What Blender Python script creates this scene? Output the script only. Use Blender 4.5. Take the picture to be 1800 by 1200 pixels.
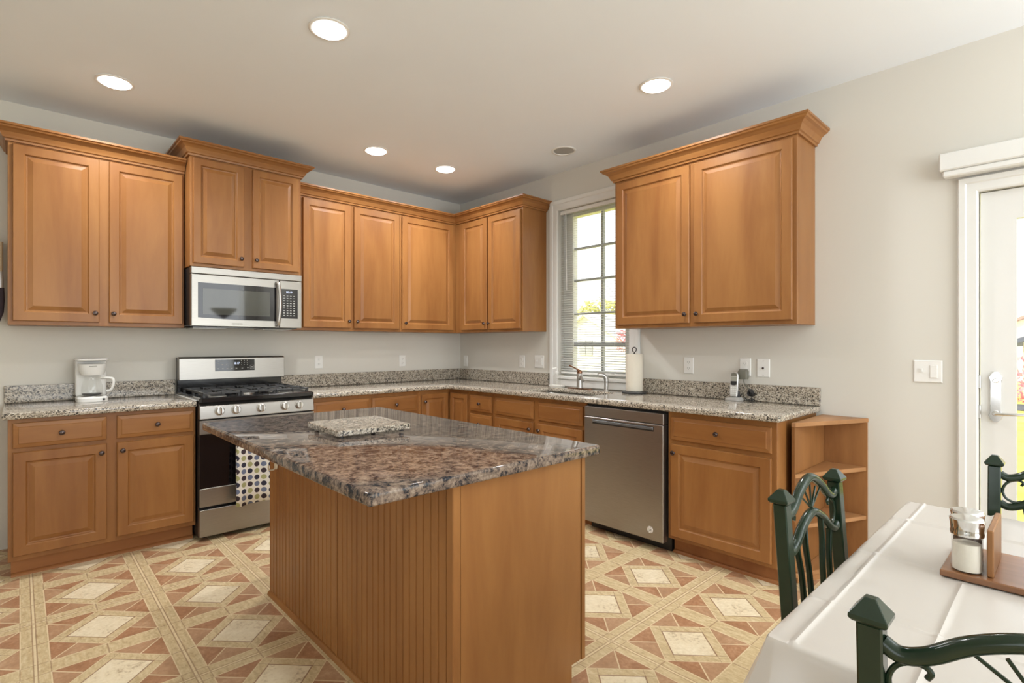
import bpy, bmesh, math, random
from mathutils import Vector, Matrix
random.seed(7)
S = bpy.context.scene
COL = S.collection
for o in list(bpy.data.objects):
    bpy.data.objects.remove(o)
PI = math.pi

# ------------------------------------------------------------------ camera
cam = bpy.data.cameras.new('camera')
cam.sensor_width = 36.0
cam.lens = 921.9 / 1800 * 36
cam.shift_x = 36.1 / 1800
cam.shift_y = 5.5 / 1800
cam.clip_start = 0.02
cam.clip_end = 200
camo = bpy.data.objects.new('camera', cam)
COL.objects.link(camo)
camo.location = (-3.5535, -4.4524, 1.2726)
camo.rotation_euler = (PI / 2, 0, -0.7330)
S.camera = camo

# ------------------------------------------------------------------ world, sun, daylight, exposure
S.view_settings.view_transform = 'Standard'
S.view_settings.look = 'None'
S.view_settings.gamma = 1
S.view_settings.exposure = -0.02
w = bpy.data.worlds.new('world')
S.world = w
w.use_nodes = True
bgn = w.node_tree.nodes['Background']
bgn.inputs[0].default_value = (0.95, 0.97, 1.0, 1)
bgn.inputs[1].default_value = 2.0

def lamp(name, kind, loc, energy, color=(1, 1, 1), aim=None, **kw):
    l = bpy.data.lights.new(name, kind)
    l.energy = energy
    l.color = color
    for k, v in kw.items():
        setattr(l, k, v)
    o = bpy.data.objects.new(name, l)
    COL.objects.link(o)
    o.location = loc
    if aim is not None:
        d = Vector(aim) - Vector(loc)
        o.rotation_euler = d.to_track_quat('-Z', 'Y').to_euler()
    return o

lamp('sun', 'SUN', (-10, 8, 20), 5.0, (1.0, 0.96, 0.88), aim=(10, -2, 0), angle=0.01)
# daylight through the dining-side window behind the camera, then an added left fill
lamp('daylight_front_window', 'AREA', (-2.0, -7.36, 1.5), 88, (0.91, 0.965, 1.0), aim=(-2.4, 0, 1.9),
     shape='RECTANGLE', size=3.4, size_y=2.0)
lamp('added_left_fill', 'AREA', (-6.36, -4.6, 1.5), 16, (0.91, 0.965, 1.0), aim=(0, -4.6, 3.0),
     shape='RECTANGLE', size=2.6, size_y=1.9)  # unseen source on the left, added to brighten the ceiling

# ------------------------------------------------------------------ node helpers
class G:
    def __init__(s, name):
        s.m = bpy.data.materials.new(name)
        s.m.use_nodes = True
        s.t = s.m.node_tree
        s.t.nodes.clear()
    def n(s, typ, out=0, **kw):
        nd = s.t.nodes.new(typ)
        ins = kw.pop('ins', {})
        for k, v in kw.items():
            setattr(nd, k, v)
        for k, v in ins.items():
            s.set(nd.inputs[k], v)
        return nd.outputs[out]
    def set(s, sock, v):
        if isinstance(v, bpy.types.NodeSocket):
            s.t.links.new(v, sock)
        else:
            if hasattr(sock.default_value, '__len__') and isinstance(v, (tuple, list)) and len(v) == 3 and len(sock.default_value) == 4:
                v = (*v, 1)
            sock.default_value = v
    def mth(s, op, a, b=0.0, c=None):
        d = {0: a, 1: b}
        if c is not None:
            d[2] = c
        return s.n('ShaderNodeMath', operation=op, ins=d)
    def mix(s, f, a, b):
        nd = s.t.nodes.new('ShaderNodeMix')
        nd.data_type = 'RGBA'
        s.set(nd.inputs[0], f); s.set(nd.inputs[6], a); s.set(nd.inputs[7], b)
        return nd.outputs[2]
    def ramp(s, f, stops, interp='LINEAR'):
        nd = s.t.nodes.new('ShaderNodeValToRGB')
        nd.color_ramp.interpolation = interp
        e = nd.color_ramp.elements
        while len(e) < len(stops):
            e.new(0.5)
        for i, (p, c) in enumerate(stops):
            e[i].position = p
            e[i].color = (*c, 1)
        s.set(nd.inputs[0], f)
        return nd.outputs[0]
    def coord(s, which='Object', scale=(1, 1, 1), loc=None):
        c = s.n('ShaderNodeTexCoord', out={'Generated': 0, 'Object': 3}[which])
        mp = s.t.nodes.new('ShaderNodeMapping')
        s.set(mp.inputs[0], c)
        mp.inputs[3].default_value = scale
        if loc is not None:
            s.set(mp.inputs[1], loc)
        return mp.outputs[0]
    def noise(s, vec, scale, detail=3.0, rough=0.55, dist=0.0, out=0):
        return s.n('ShaderNodeTexNoise', out=out, ins={'Vector': vec, 'Scale': scale, 'Detail': detail, 'Roughness': rough, 'Distortion': dist})
    def bump(s, h, strength=0.3, dist=0.002):
        return s.n('ShaderNodeBump', ins={'Height': h, 'Strength': strength, 'Distance': dist})
    def out(s, sh):
        o = s.t.nodes.new('ShaderNodeOutputMaterial')
        s.t.links.new(sh, o.inputs[0])
        return s.m
    def pbr(s, **kw):
        nd = s.t.nodes.new('ShaderNodeBsdfPrincipled')
        for k, v in kw.items():
            s.set(nd.inputs[k.replace('_', ' ')], v)
        return nd.outputs[0]

def plain(name, col, rough=0.5, metal=0.0, spec=0.5, var=0.06, scale=18.0, **kw):
    g = G(name)
    nz = g.noise(g.coord(), scale, 3)
    c = g.mix(nz, tuple(x * (1 - var) for x in col), tuple(min(1, x * (1 + var)) for x in col))
    return g.out(g.pbr(Base_Color=c, Roughness=rough, Metallic=metal, Specular_IOR_Level=spec, **kw))

def wood(name, axis, a, b, rough=0.36, spec=0.34, fine=1.0):
    g = G(name)
    st = 0.16
    sc = [1.0, 1.0, 1.0]
    sc[axis] = st
    rnd = g.n('ShaderNodeObjectInfo', out=5)
    off = g.n('ShaderNodeCombineXYZ', ins={0: g.mth('MULTIPLY', rnd, 7.0), 1: g.mth('MULTIPLY', rnd, 5.0), 2: g.mth('MULTIPLY', rnd, 3.0)})
    v = g.coord('Object', tuple(sc), off)
    broad = g.noise(v, 6.5, 4, 0.55, 0.5)
    grain = g.noise(v, 60.0 * fine, 4, 0.6, 0.3)
    f = g.mth('ADD', g.mth('MULTIPLY', broad, 0.86), g.mth('MULTIPLY', grain, 0.14))
    c = g.ramp(f, [(0.30, a), (0.66, b)])
    val = g.mth('ADD', 0.95, g.mth('MULTIPLY', rnd, 0.1))
    hs = g.n('ShaderNodeHueSaturation', ins={'Value': val, 'Color': c})
    r = g.mth('ADD', rough - 0.04, g.mth('MULTIPLY', grain, 0.08))
    return g.out(g.pbr(Base_Color=hs, Roughness=r, Specular_IOR_Level=spec, Normal=g.bump(grain, 0.05, 0.001)))

WA, WB = (0.240, 0.095, 0.027), (0.345, 0.155, 0.047)
M = {}
M['wood_v'] = wood('maple_vertical', 2, WA, WB)
M['wood_x'] = wood('maple_along_x', 0, WA, WB)
M['wood_y'] = wood('maple_along_y', 1, WA, WB)
M['oak_v'] = wood('oak_vertical', 2, (0.19, 0.078, 0.022), (0.36, 0.165, 0.055), 0.42, 0.4, 1.6)
M['oak_x'] = wood('oak_flat', 0, (0.30, 0.14, 0.05), (0.44, 0.22, 0.09), 0.42, 0.4, 1.6)
M['walnut'] = wood('brown_wood_base', 1, (0.20, 0.085, 0.035), (0.33, 0.15, 0.065), 0.22, 0.6)
M['toe'] = wood('toe_kick_wood', 0, (0.27, 0.10, 0.032), (0.36, 0.15, 0.05), 0.5, 0.3)
M['wall'] = plain('wall_paint', (0.675, 0.65, 0.585), 0.75, spec=0.2, var=0.012, scale=3)
M['ceiling'] = plain('ceiling_paint', (0.87, 0.915, 0.955), 0.9, spec=0.1, var=0.012, scale=3)
M['trim'] = plain('white_trim', (0.77, 0.765, 0.73), 0.4, spec=0.4, var=0.01)
M['white'] = plain('white_plastic', (0.82, 0.81, 0.77), 0.35, var=0.015)
M['ivory'] = plain('ivory_plastic', (0.80, 0.70, 0.52), 0.35, var=0.02)
M['bronze'] = plain('dark_bronze', (0.10, 0.075, 0.07), 0.22, 0.85, var=0.1)
M['chrome'] = plain('chrome', (0.78, 0.78, 0.77), 0.12, 1.0, var=0.02)
M['nickel'] = plain('brushed_nickel', (0.52, 0.505, 0.475), 0.28, 0.9, var=0.03)
M['copper'] = plain('copper_bronze', (0.28, 0.14, 0.08), 0.2, 0.9, var=0.05)
M['black'] = plain('black_enamel', (0.013, 0.012, 0.012), 0.12, var=0.1)
M['blackp'] = plain('black_plastic', (0.02, 0.019, 0.019), 0.4, var=0.1)
M['iron'] = plain('cast_iron', (0.045, 0.045, 0.045), 0.42, 0.3, var=0.2, scale=120)
M['blackglass'] = plain('black_glass', (0.008, 0.007, 0.008), 0.04, var=0.05)
M['ovenglass'] = plain('oven_window_glass', (0.045, 0.038, 0.032), 0.05, var=0.1)
M['mwglass'] = plain('microwave_window_glass', (0.065, 0.066, 0.055), 0.04, var=0.08)
M['grey'] = plain('grey_plastic', (0.16, 0.155, 0.12), 0.4, var=0.05)
M['silver'] = plain('silver_plastic', (0.62, 0.61, 0.58), 0.3, 0.3, var=0.03)
M['lcd'] = plain('lcd_grey', (0.36, 0.36, 0.30), 0.2, var=0.02)
M['cream'] = plain('cream_cloth', (0.62, 0.50, 0.33), 0.9, var=0.08, scale=80)
M['darkcloth'] = plain('dark_cloth', (0.05, 0.035, 0.045), 0.8, var=0.1)
M['paper'] = plain('paper_towel', (0.80, 0.74, 0.62), 0.9, var=0.03, scale=60, spec=0.1)
M['salt'] = plain('salt_fill', (0.78, 0.73, 0.63), 0.9, var=0.04, scale=200, spec=0.1)
M['pepper'] = plain('pepper_fill', (0.12, 0.08, 0.06), 0.9, var=0.4, scale=300, spec=0.1)
M['seat'] = plain('cushion_fabric', (0.55, 0.48, 0.36), 0.85, var=0.08, scale=60)
M['table'] = plain('table_wood', (0.30, 0.15, 0.07), 0.4)
M['siding'] = plain('white_siding', (0.85, 0.85, 0.85), 0.7, var=0.02)
M['roofd'] = plain('dark_shingles', (0.05, 0.055, 0.075), 0.8, var=0.2)
M['roofr'] = plain('red_shingles', (0.55, 0.22, 0.17), 0.8, var=0.1)
M['creamwall'] = plain('cream_siding', (0.62, 0.55, 0.33), 0.7, var=0.05)
M['winshade'] = plain('grey_shutter', (0.42, 0.43, 0.45), 0.5)
M['bark'] = plain('bark', (0.16, 0.11, 0.08), 0.9, var=0.2)
M['asphalt'] = plain('asphalt', (0.07, 0.075, 0.09), 0.9, var=0.15)

def leafmat(name, a, b):
    g = G(name)
    nz = g.noise(g.coord(), 2.5, 5)
    return g.out(g.pbr(Base_Color=g.ramp(nz, [(0.35, a), (0.65, b)]), Roughness=0.8))
M['leafy'] = leafmat('yellow_leaves', (0.42, 0.42, 0.10), (0.75, 0.72, 0.22))
M['leafr'] = leafmat('red_leaves', (0.55, 0.10, 0.12), (0.80, 0.30, 0.28))
M['lawn'] = leafmat('lawn_grass', (0.50, 0.46, 0.07), (0.66, 0.60, 0.12))

def emis(name, col, st):
    g = G(name)
    return g.out(g.n('ShaderNodeEmission', ins={0: col, 1: st}))
M['lampglow'] = emis('lamp_glow', (1.0, 0.98, 0.95), 14.0)
M['led'] = emis('led_digits', (0.75, 0.82, 1.0), 1.6)
M['slate'] = plain('slate_metal', (0.20, 0.215, 0.23), 0.35, 0.6)
M['print'] = plain('panel_print', (0.55, 0.55, 0.52), 0.5)

g = G('stainless_steel')
vz = g.coord('Object', (2.0, 2.0, 90.0))
nz = g.noise(vz, 6.0, 3)
M['steel'] = g.out(g.pbr(Base_Color=g.ramp(nz, [(0.3, (0.31, 0.293, 0.268)), (0.7, (0.355, 0.337, 0.31))]), Metallic=0.92,
                         Roughness=g.mth('ADD', 0.30, g.mth('MULTIPLY', nz, 0.05))))

def glassmat(name, tint=(1, 1, 1), gl=0.06):
    g = G(name)
    tr = g.n('ShaderNodeBsdfTransparent', ins={0: tint})
    gs = g.n('ShaderNodeBsdfGlossy', ins={0: (1, 1, 1), 'Roughness': 0.02})
    lw = g.n('ShaderNodeLayerWeight', out=1, ins={0: 0.5})
    fr = g.mth('ADD', 0.04, g.mth('MULTIPLY', g.mth('POWER', lw, 5.0), 0.8))
    return g.out(g.n('ShaderNodeMixShader', ins={0: g.mth('MULTIPLY', fr, 1.0), 1: tr, 2: gs}))
M['glass'] = glassmat('clear_glass', (0.98, 0.985, 0.98))
M['carafe_glass'] = glassmat('carafe_glass', (0.97, 0.97, 0.96))

g = G('blind_vinyl')
df = g.n('ShaderNodeBsdfDiffuse', ins={0: (0.85, 0.85, 0.83)})
tl = g.n('ShaderNodeBsdfTranslucent', ins={0: (0.80, 0.80, 0.78)})
M['blind'] = g.out(g.n('ShaderNodeMixShader', ins={0: 0.38, 1: df, 2: tl}))

# light speckled granite
def granite_light():
    g = G('speckled_granite')
    v = g.coord('Object')
    warp = g.noise(v, 90.0, 2, out=1)
    vv = g.n('ShaderNodeVectorMath', operation='MULTIPLY_ADD', ins={0: warp, 1: (0.010, 0.010, 0.010), 2: v})
    c1 = g.n('ShaderNodeTexVoronoi', out=1, ins={'Vector': vv, 'Scale': 190.0})
    r = g.n('ShaderNodeSeparateColor', ins={0: c1})
    cl = g.noise(v, 45.0, 3)
    f = g.mth('ADD', g.mth('MULTIPLY', r, 0.72), g.mth('MULTIPLY', cl, 0.42))
    c = g.ramp(f, [(0.0, (0.03, 0.028, 0.028)), (0.27, (0.035, 0.032, 0.03)), (0.33, (0.14, 0.12, 0.095)), (0.46, (0.26, 0.22, 0.17)),
                   (0.58, (0.40, 0.345, 0.27)), (0.74, (0.49, 0.43, 0.345)), (0.9, (0.60, 0.55, 0.46))])
    return g.out(g.pbr(Base_Color=c, Roughness=0.10, Specular_IOR_Level=0.5))
M['granite'] = granite_light()

def granite_dark():
    g = G('brown_granite')
    v = g.coord('Object')
    n1 = g.noise(v, 26.0, 6, 0.68, 0.9)
    n2 = g.noise(v, 75.0, 5, 0.72, 0.6)
    f = g.mth('ADD', g.mth('MULTIPLY', n1, 0.55), g.mth('MULTIPLY', n2, 0.45))
    c = g.ramp(f, [(0.38, (0.012, 0.014, 0.019)), (0.445, (0.030, 0.030, 0.034)), (0.475, (0.11, 0.085, 0.070)), (0.52, (0.19, 0.14, 0.108)), (0.58, (0.28, 0.215, 0.163)), (0.66, (0.38, 0.31, 0.24))])
    return g.out(g.pbr(Base_Color=c, Roughness=0.04, Specular_IOR_Level=0.22))
M['granite_dark'] = granite_dark()

def floor_mat():
    g = G('patterned_vinyl_floor')
    pos = g.n('ShaderNodeNewGeometry', out=0)
    sp = g.t.nodes.new('ShaderNodeSeparateXYZ')
    g.set(sp.inputs[0], pos)
    P = 0.4605
    u = g.mth('DIVIDE', g.mth('ADD', sp.outputs[0], 1.203), P)
    v = g.mth('DIVIDE', g.mth('ADD', sp.outputs[1], 3.122), P)
    a = g.mth('SUBTRACT', g.mth('FRACT', u), 0.5)
    b = g.mth('SUBTRACT', g.mth('FRACT', v), 0.5)
    A = g.mth('ABSOLUTE', a); B = g.mth('ABSOLUTE', b)
    Mx = g.mth('MAXIMUM', A, B)
    D = g.mth('ADD', A, B)
    p = g.mth('ABSOLUTE', g.mth('ADD', a, b)); q = g.mth('ABSOLUTE', g.mth('SUBTRACT', a, b))
    lt = lambda x, t: g.mth('LESS_THAN', x, t)
    gt = lambda x, t: g.mth('GREATER_THAN', x, t)
    AND = lambda x, y: g.mth('MULTIPLY', x, y)
    OR = lambda x, y: g.mth('MAXIMUM', x, y)
    near = lambda x, c, wd: lt(g.mth('ABSOLUTE', g.mth('SUBTRACT', x, c)), wd)
    band = gt(Mx, 0.402)
    inner = lt(D, 0.268)
    frame = lt(D, 0.402)
    ntri = AND(gt(D, 0.402), lt(Mx, 0.402))
    coarse = g.noise(pos, 9.0, 6, 0.65)
    fine = g.noise(pos, 55.0, 5, 0.7)
    stv = g.n('ShaderNodeVectorMath', operation='MULTIPLY', ins={0: pos, 1: (22.0, 6.0, 1.0)})
    strk = g.noise(stv, 3.0, 5, 0.65)
    mott = g.mth('ADD', g.mth('MULTIPLY', coarse, 0.5), g.mth('MULTIPLY', fine, 0.5))
    cinner = g.ramp(mott, [(0.36, (0.42, 0.32, 0.20)), (0.46, (0.66, 0.56, 0.38)), (0.66, (0.76, 0.67, 0.49))])
    cband = g.ramp(g.mth('ADD', g.mth('MULTIPLY', strk, 0.6), g.mth('MULTIPLY', fine, 0.4)), [(0.30, (0.36, 0.25, 0.125)), (0.50, (0.53, 0.415, 0.235)), (0.66, (0.64, 0.535, 0.34))])
    cred = g.ramp(mott, [(0.32, (0.25, 0.12, 0.057)), (0.52, (0.36, 0.19, 0.10)), (0.68, (0.50, 0.31, 0.18))])
    cgry = g.ramp(mott, [(0.32, (0.30, 0.165, 0.085)), (0.52, (0.40, 0.24, 0.135)), (0.68, (0.50, 0.33, 0.20))])
    # which half of each corner triangle is the redder one turns with the quadrant
    sgn = gt(g.mth('MULTIPLY', a, b), 0.0)
    half = gt(A, B)
    sel = g.mth('ABSOLUTE', g.mth('SUBTRACT', sgn, half))
    ctri = g.mix(sel, cred, cgry)
    c = g.mix(frame, ctri, cband)
    c = g.mix(band, c, cband)
    c = g.mix(inner, c, cinner)
    light = (0.66, 0.54, 0.34)
    dark = (0.24, 0.13, 0.075)
    tri_line = AND(ntri, near(A, B, 0.009))
    edge = OR(AND(near(D, 0.402, 0.006), lt(Mx, 0.404)), near(Mx, 0.402, 0.005))
    evenx = lt(g.mth('ABSOLUTE', g.mth('SUBTRACT', g.mth('FRACT', g.mth('MULTIPLY', g.mth('ADD', v, 0.5), 0.5)), 0.25)), 0.25)
    groove = OR(AND(gt(A, 0.491), lt(u, -0.5)), AND(gt(B, 0.491), evenx))
    gd = OR(AND(near(A, 0.486, 0.005), lt(u, -0.5)), AND(near(B, 0.486, 0.005), evenx))
    ties = OR(AND(band, lt(g.mth('MINIMUM', A, B), 0.006)), AND(frame, OR(near(p, 0.275, 0.004), near(q, 0.275, 0.004))))
    ties = OR(ties, AND(gt(g.mth('MINIMUM', A, B), 0.396), lt(g.mth('MINIMUM', A, B), 0.404)))
    il = AND(near(D, 0.270, 0.008), frame)
    c = g.mix(g.mth('MULTIPLY', OR(tri_line, OR(edge, groove)), 0.8), c, light)
    c = g.mix(g.mth('MULTIPLY', OR(ties, gd), 0.55), c, dark)
    c = g.mix(g.mth('MULTIPLY', il, 0.8), c, dark)
    c = g.n('ShaderNodeHueSaturation', ins={'Value': 1.13, 'Color': c})
    r = g.mth('ADD', 0.30, g.mth('MULTIPLY', fine, 0.15))
    return g.out(g.pbr(Base_Color=c, Roughness=r, Specular_IOR_Level=0.35, Normal=g.bump(fine, 0.05, 0.001)))
M['floor'] = floor_mat()

def towel_mat():
    g = G('polka_dot_towel')
    uv = g.n('ShaderNodeTexCoord', out=3)
    sp = g.t.nodes.new('ShaderNodeSeparateXYZ')
    g.set(sp.inputs[0], uv)
    P = 0.0435
    X = g.mth('DIVIDE', sp.outputs[0], P)
    Z = g.mth('DIVIDE', g.mth('ADD', sp.outputs[2], g.mth('MULTIPLY', g.mth('FLOOR', g.mth('ADD', X, 0.5)), 0.004)), P)
    fx = g.mth('SUBTRACT', g.mth('FRACT', g.mth('ADD', X, 0.5)), 0.5)
    fz = g.mth('SUBTRACT', g.mth('FRACT', g.mth('ADD', Z, 0.5)), 0.5)
    rr = g.mth('SQRT', g.mth('ADD', g.mth('MULTIPLY', fx, fx), g.mth('MULTIPLY', fz, fz)))
    cell = g.n('ShaderNodeCombineXYZ', ins={0: g.mth('FLOOR', g.mth('ADD', X, 0.5)), 1: g.mth('FLOOR', g.mth('ADD', Z, 0.5)), 2: 0.0})
    sc = g.t.nodes.new('ShaderNodeSeparateXYZ')
    g.set(sc.inputs[0], cell)
    k = g.mth('FLOORED_MODULO', g.mth('ADD', g.mth('MULTIPLY', sc.outputs[0], 1.0), g.mth('MULTIPLY', sc.outputs[1], 1.0)), 4.0)
    c = g.ramp(g.mth('DIVIDE', g.mth('ADD', k, 0.5), 4.0), [(0.0, (0.045, 0.045, 0.07)), (0.25, (0.40, 0.40, 0.20)), (0.5, (0.06, 0.045, 0.055)), (0.75, (0.17, 0.20, 0.30))], 'CONSTANT')
    col = g.mix(g.mth('LESS_THAN', rr, 0.385), (0.80, 0.78, 0.73), c)
    return g.out(g.pbr(Base_Color=col, Roughness=0.9, Specular_IOR_Level=0.1))
M['towel'] = towel_mat()

g = G('white_vinyl_tablecloth')
nz = g.noise(g.coord(), 5.0, 3)
M['cloth'] = g.out(g.pbr(Base_Color=(0.57, 0.53, 0.48), Roughness=0.28, Specular_IOR_Level=0.5, Normal=g.bump(nz, 0.12, 0.01)))
g = G('green_painted_iron')
nz = g.noise(g.coord(), 40.0, 3)
M['green'] = g.out(g.pbr(Base_Color=g.mix(nz, (0.010, 0.024, 0.012), (0.016, 0.034, 0.018)), Metallic=0.0, Roughness=0.16, Specular_IOR_Level=0.45))

# ------------------------------------------------------------------ mesh helpers
ORG = {}
class MB:
    def __init__(s):
        s.v = []; s.f = []
    def add(s, vs, fs):
        k = len(s.v)
        s.v += [tuple(p) for p in vs]
        s.f += [tuple(i + k for i in f) for f in fs]
        return s
    def box(s, x0, x1, y0, y1, z0, z1):
        x0, x1 = sorted((x0, x1)); y0, y1 = sorted((y0, y1)); z0, z1 = sorted((z0, z1))
        return s.add([(x0, y0, z0), (x1, y0, z0), (x1, y1, z0), (x0, y1, z0), (x0, y0, z1), (x1, y0, z1), (x1, y1, z1), (x0, y1, z1)],
                     [(0, 3, 2, 1), (4, 5, 6, 7), (0, 1, 5, 4), (1, 2, 6, 5), (2, 3, 7, 6), (3, 0, 4, 7)])
    def loops(s, loops, cap0=True, cap1=True, close=True):
        n = len(loops[0]); vs = [p for l in loops for p in l]; fs = []
        for i in range(len(loops) - 1):
            for j in range(n if close else n - 1):
                fs.append((i * n + j, i * n + (j + 1) % n, (i + 1) * n + (j + 1) % n, (i + 1) * n + j))
        if cap0: fs.append(tuple(range(n))[::-1])
        if cap1: fs.append(tuple(range((len(loops) - 1) * n, len(loops) * n)))
        return s.add(vs, fs)
    def prism(s, poly, z0, z1):
        return s.loops([[(x, y, z0) for x, y in poly], [(x, y, z1) for x, y in poly]])
    def lathe(s, c, prof, axis=(0, 0, 1), seg=24, cap=True):
        a = Vector(axis).normalized()
        t = Vector((1, 0, 0)) if abs(a.x) < 0.9 else Vector((0, 1, 0))
        e1 = a.cross(t).normalized(); e2 = a.cross(e1)
        c = Vector(c); L = []
        for r, h in prof:
            L.append([tuple(c + a * h + (e1 * math.cos(2 * PI * k / seg) + e2 * math.sin(2 * PI * k / seg)) * max(r, 1e-5)) for k in range(seg)])
        return s.loops(L, cap, cap)
    def tube(s, pts, r, seg=10, flat=None):
        pts = [Vector(p) for p in pts]
        L = []
        up = None
        for i, p in enumerate(pts):
            d = (pts[min(i + 1, len(pts) - 1)] - pts[max(i - 1, 0)]).normalized()
            if up is None:
                up = Vector((0, 0, 1)) if abs(d.z) < 0.9 else Vector((1, 0, 0))
            e1 = d.cross(up).normalized(); e2 = e1.cross(d).normalized(); up = e2
            rr = r[i] if isinstance(r, (list, tuple)) else r
            ra, rb = (rr, rr) if flat is None else (rr * flat[0], rr * flat[1])
            L.append([tuple(p + e1 * (ra * math.cos(2 * PI * k / seg)) + e2 * (rb * math.sin(2 * PI * k / seg))) for k in range(seg)])
        return s.loops(L)
    def sweep(s, path, prof, flip=1, ends=True):
        # path: 2D polyline in plan, prof: (outward, z) with outward to the right of travel * flip
        n = len(path); L = []
        for i in range(n):
            p = Vector(path[i])
            def nrm(a, b):
                d = (Vector(b) - Vector(a)).normalized(); return Vector((d.y, -d.x)) * flip
            if i == 0: m = nrm(path[0], path[1])
            elif i == n - 1: m = nrm(path[-2], path[-1])
            else:
                n1, n2 = nrm(path[i - 1], path[i]), nrm(path[i], path[i + 1])
                m = (n1 + n2); m = m / (m.dot(n1))
            L.append([(p.x + m.x * o, p.y + m.y * o, z) for o, z in prof])
        return s.loops(L, ends, ends)
    def rings(s, P, u0, u1, w0, w1, rings):
        # nested rectangles: (inset, depth) in frame P(u, w, d)
        L = []
        for ins, d in rings:
            L.append([P(u0 + ins, w0 + ins, d), P(u1 - ins, w0 + ins, d), P(u1 - ins, w1 - ins, d), P(u0 + ins, w1 - ins, d)])
        return s.loops(L)
    def pbox(s, P, u0, u1, w0, w1, d0, d1):
        L = [[P(u0, w0, d), P(u1, w0, d), P(u1, w1, d), P(u0, w1, d)] for d in (d0, d1)]
        return s.loops(L)
    def build(s, name, mat, parent=None, org=None, bevel=0.0, smooth=False, seg=1, angle=40):
        if parent is not None: org = ORG[parent.name]
        elif org is None:
            xs = [p[0] for p in s.v]; ys = [p[1] for p in s.v]; zs = [p[2] for p in s.v]
            org = ((min(xs) + max(xs)) / 2, (min(ys) + max(ys)) / 2, min(zs))
        me = bpy.data.meshes.new(name)
        me.from_pydata([(x - org[0], y - org[1], z - org[2]) for x, y, z in s.v], [], s.f)
        bm = bmesh.new(); bm.from_mesh(me)
        bmesh.ops.recalc_face_normals(bm, faces=bm.faces)
        if bevel:
            es = [e for e in bm.edges if len(e.link_faces) == 2 and e.calc_face_angle(0) > math.radians(angle)]
            bmesh.ops.bevel(bm, geom=es, offset=bevel, segments=seg, affect='EDGES', profile=0.5)
        if smooth:
            for f in bm.faces: f.smooth = True
            for e in bm.edges:
                if len(e.link_faces) == 2 and e.calc_face_angle(0) > math.radians(38): e.smooth = False
        bm.to_mesh(me); bm.free()
        me.materials.append(M[mat] if isinstance(mat, str) else mat)
        o = bpy.data.objects.new(name, me)
        COL.objects.link(o)
        ORG[o.name] = org
        if parent is not None: o.parent = parent
        else: o.location = org
        return o

def tag(o, label=None, cat=None, group=None, kind=None):
    if label: o['label'] = label
    if cat: o['category'] = cat
    if group: o['group'] = group
    if kind: o['kind'] = kind
    return o
def thing(name, loc, label, cat, group=None, local=False):
    o = bpy.data.objects.new(name, None)
    COL.objects.link(o)
    o.empty_display_size = 0.05
    o.location = loc
    ORG[o.name] = (0, 0, 0) if local else tuple(loc)
    return tag(o, label, cat, group)
def struct(name, mb, mat, parent=None, **kw):
    o = mb.build(name, mat, parent, **kw)
    if parent is None: o['kind'] = 'structure'
    return o
def textmesh(name, body, size, mat, parent, origin, U, W, extrude=0.0004):
    cu = bpy.data.curves.new(name, 'FONT')
    cu.body = body; cu.size = size; cu.align_x = 'CENTER'; cu.align_y = 'CENTER'; cu.extrude = extrude
    t = bpy.data.objects.new(name + '_tmp', cu)
    COL.objects.link(t)
    dg = bpy.context.evaluated_depsgraph_get()
    me = bpy.data.meshes.new_from_object(t.evaluated_get(dg))
    bpy.data.objects.remove(t)
    U = Vector(U); W = Vector(W); Nn = U.cross(W)
    og = Vector(ORG[parent.name])
    for v in me.vertices:
        c = Vector(origin) + U * v.co.x + W * v.co.y + Nn * v.co.z
        v.co = c - og
    me.materials.clear(); me.materials.append(M[mat])
    me.name = name
    o = bpy.data.objects.new(name, me)
    COL.objects.link(o); o.parent = parent; ORG[o.name] = tuple(og)
    return o
def arc(cx, cz, r, a0, a1, n=10):
    return [(cx + r * math.cos(a0 + (a1 - a0) * i / n), cz + r * math.sin(a0 + (a1 - a0) * i / n)) for i in range(n + 1)]
def spline(pts, n=6):
    out = []
    P = [Vector(p) for p in pts]
    P = [2 * P[0] - P[1]] + P + [2 * P[-1] - P[-2]]
    for i in range(1, len(P) - 2):
        for k in range(n):
            t = k / n
            out.append(0.5 * ((2 * P[i]) + (P[i + 1] - P[i - 1]) * t + (2 * P[i - 1] - 5 * P[i] + 4 * P[i + 1] - P[i + 2]) * t * t + (3 * P[i] - P[i - 1] - 3 * P[i + 1] + P[i + 2]) * t ** 3))
    out.append(P[-2])
    return out

# ------------------------------------------------------------------ room shell
H = 2.790
XL, YF = -6.5, -7.5
struct('floor', MB().box(XL - .14, 0.14, YF - .14, 0.14, -0.1, 0), 'floor')
struct('ceiling', MB().box(XL - .14, 0.14, YF - .14, 0.14, H, H + 0.12), 'ceiling')
struct('wall_back', MB().box(XL - .14, 0.14, 0, 0.14, 0, H), 'wall')
def wall_with_holes(name, along, lo, hi, p0, p1, holes, mat='wall'):
    # along: 'y' or 'x'; holes (a0, a1, z0, z1)
    mb = MB()
    ks = sorted({lo, hi} | {h[0] for h in holes} | {h[1] for h in holes})
    for a, b in zip(ks[:-1], ks[1:]):
        mid = (a + b) / 2
        z = 0
        for h in [h for h in holes if h[0] < mid < h[1]] + [None]:
            zt = H if h is None else h[2]
            if zt > z:
                if along == 'y': mb.box(p0, p1, a, b, z, zt)
                else: mb.box(a, b, p0, p1, z, zt)
            if h: z = h[3]
    return struct(name, mb, mat)
WY0, WY1, WZ0, WZ1 = -2.124, -1.396, 1.000, 2.455
DY0, DY1, DZ1 = -5.000, -4.134, 2.034
wall_with_holes('wall_right', 'y', YF - .14, 0, 0, 0.14, [(WY0, WY1, WZ0, WZ1), (DY0, DY1, 0, DZ1)])
wall_with_holes('wall_front', 'x', XL - .14, 0.14, YF - .14, YF, [(-3.7, -0.3, 0.5, 2.5)])
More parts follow.
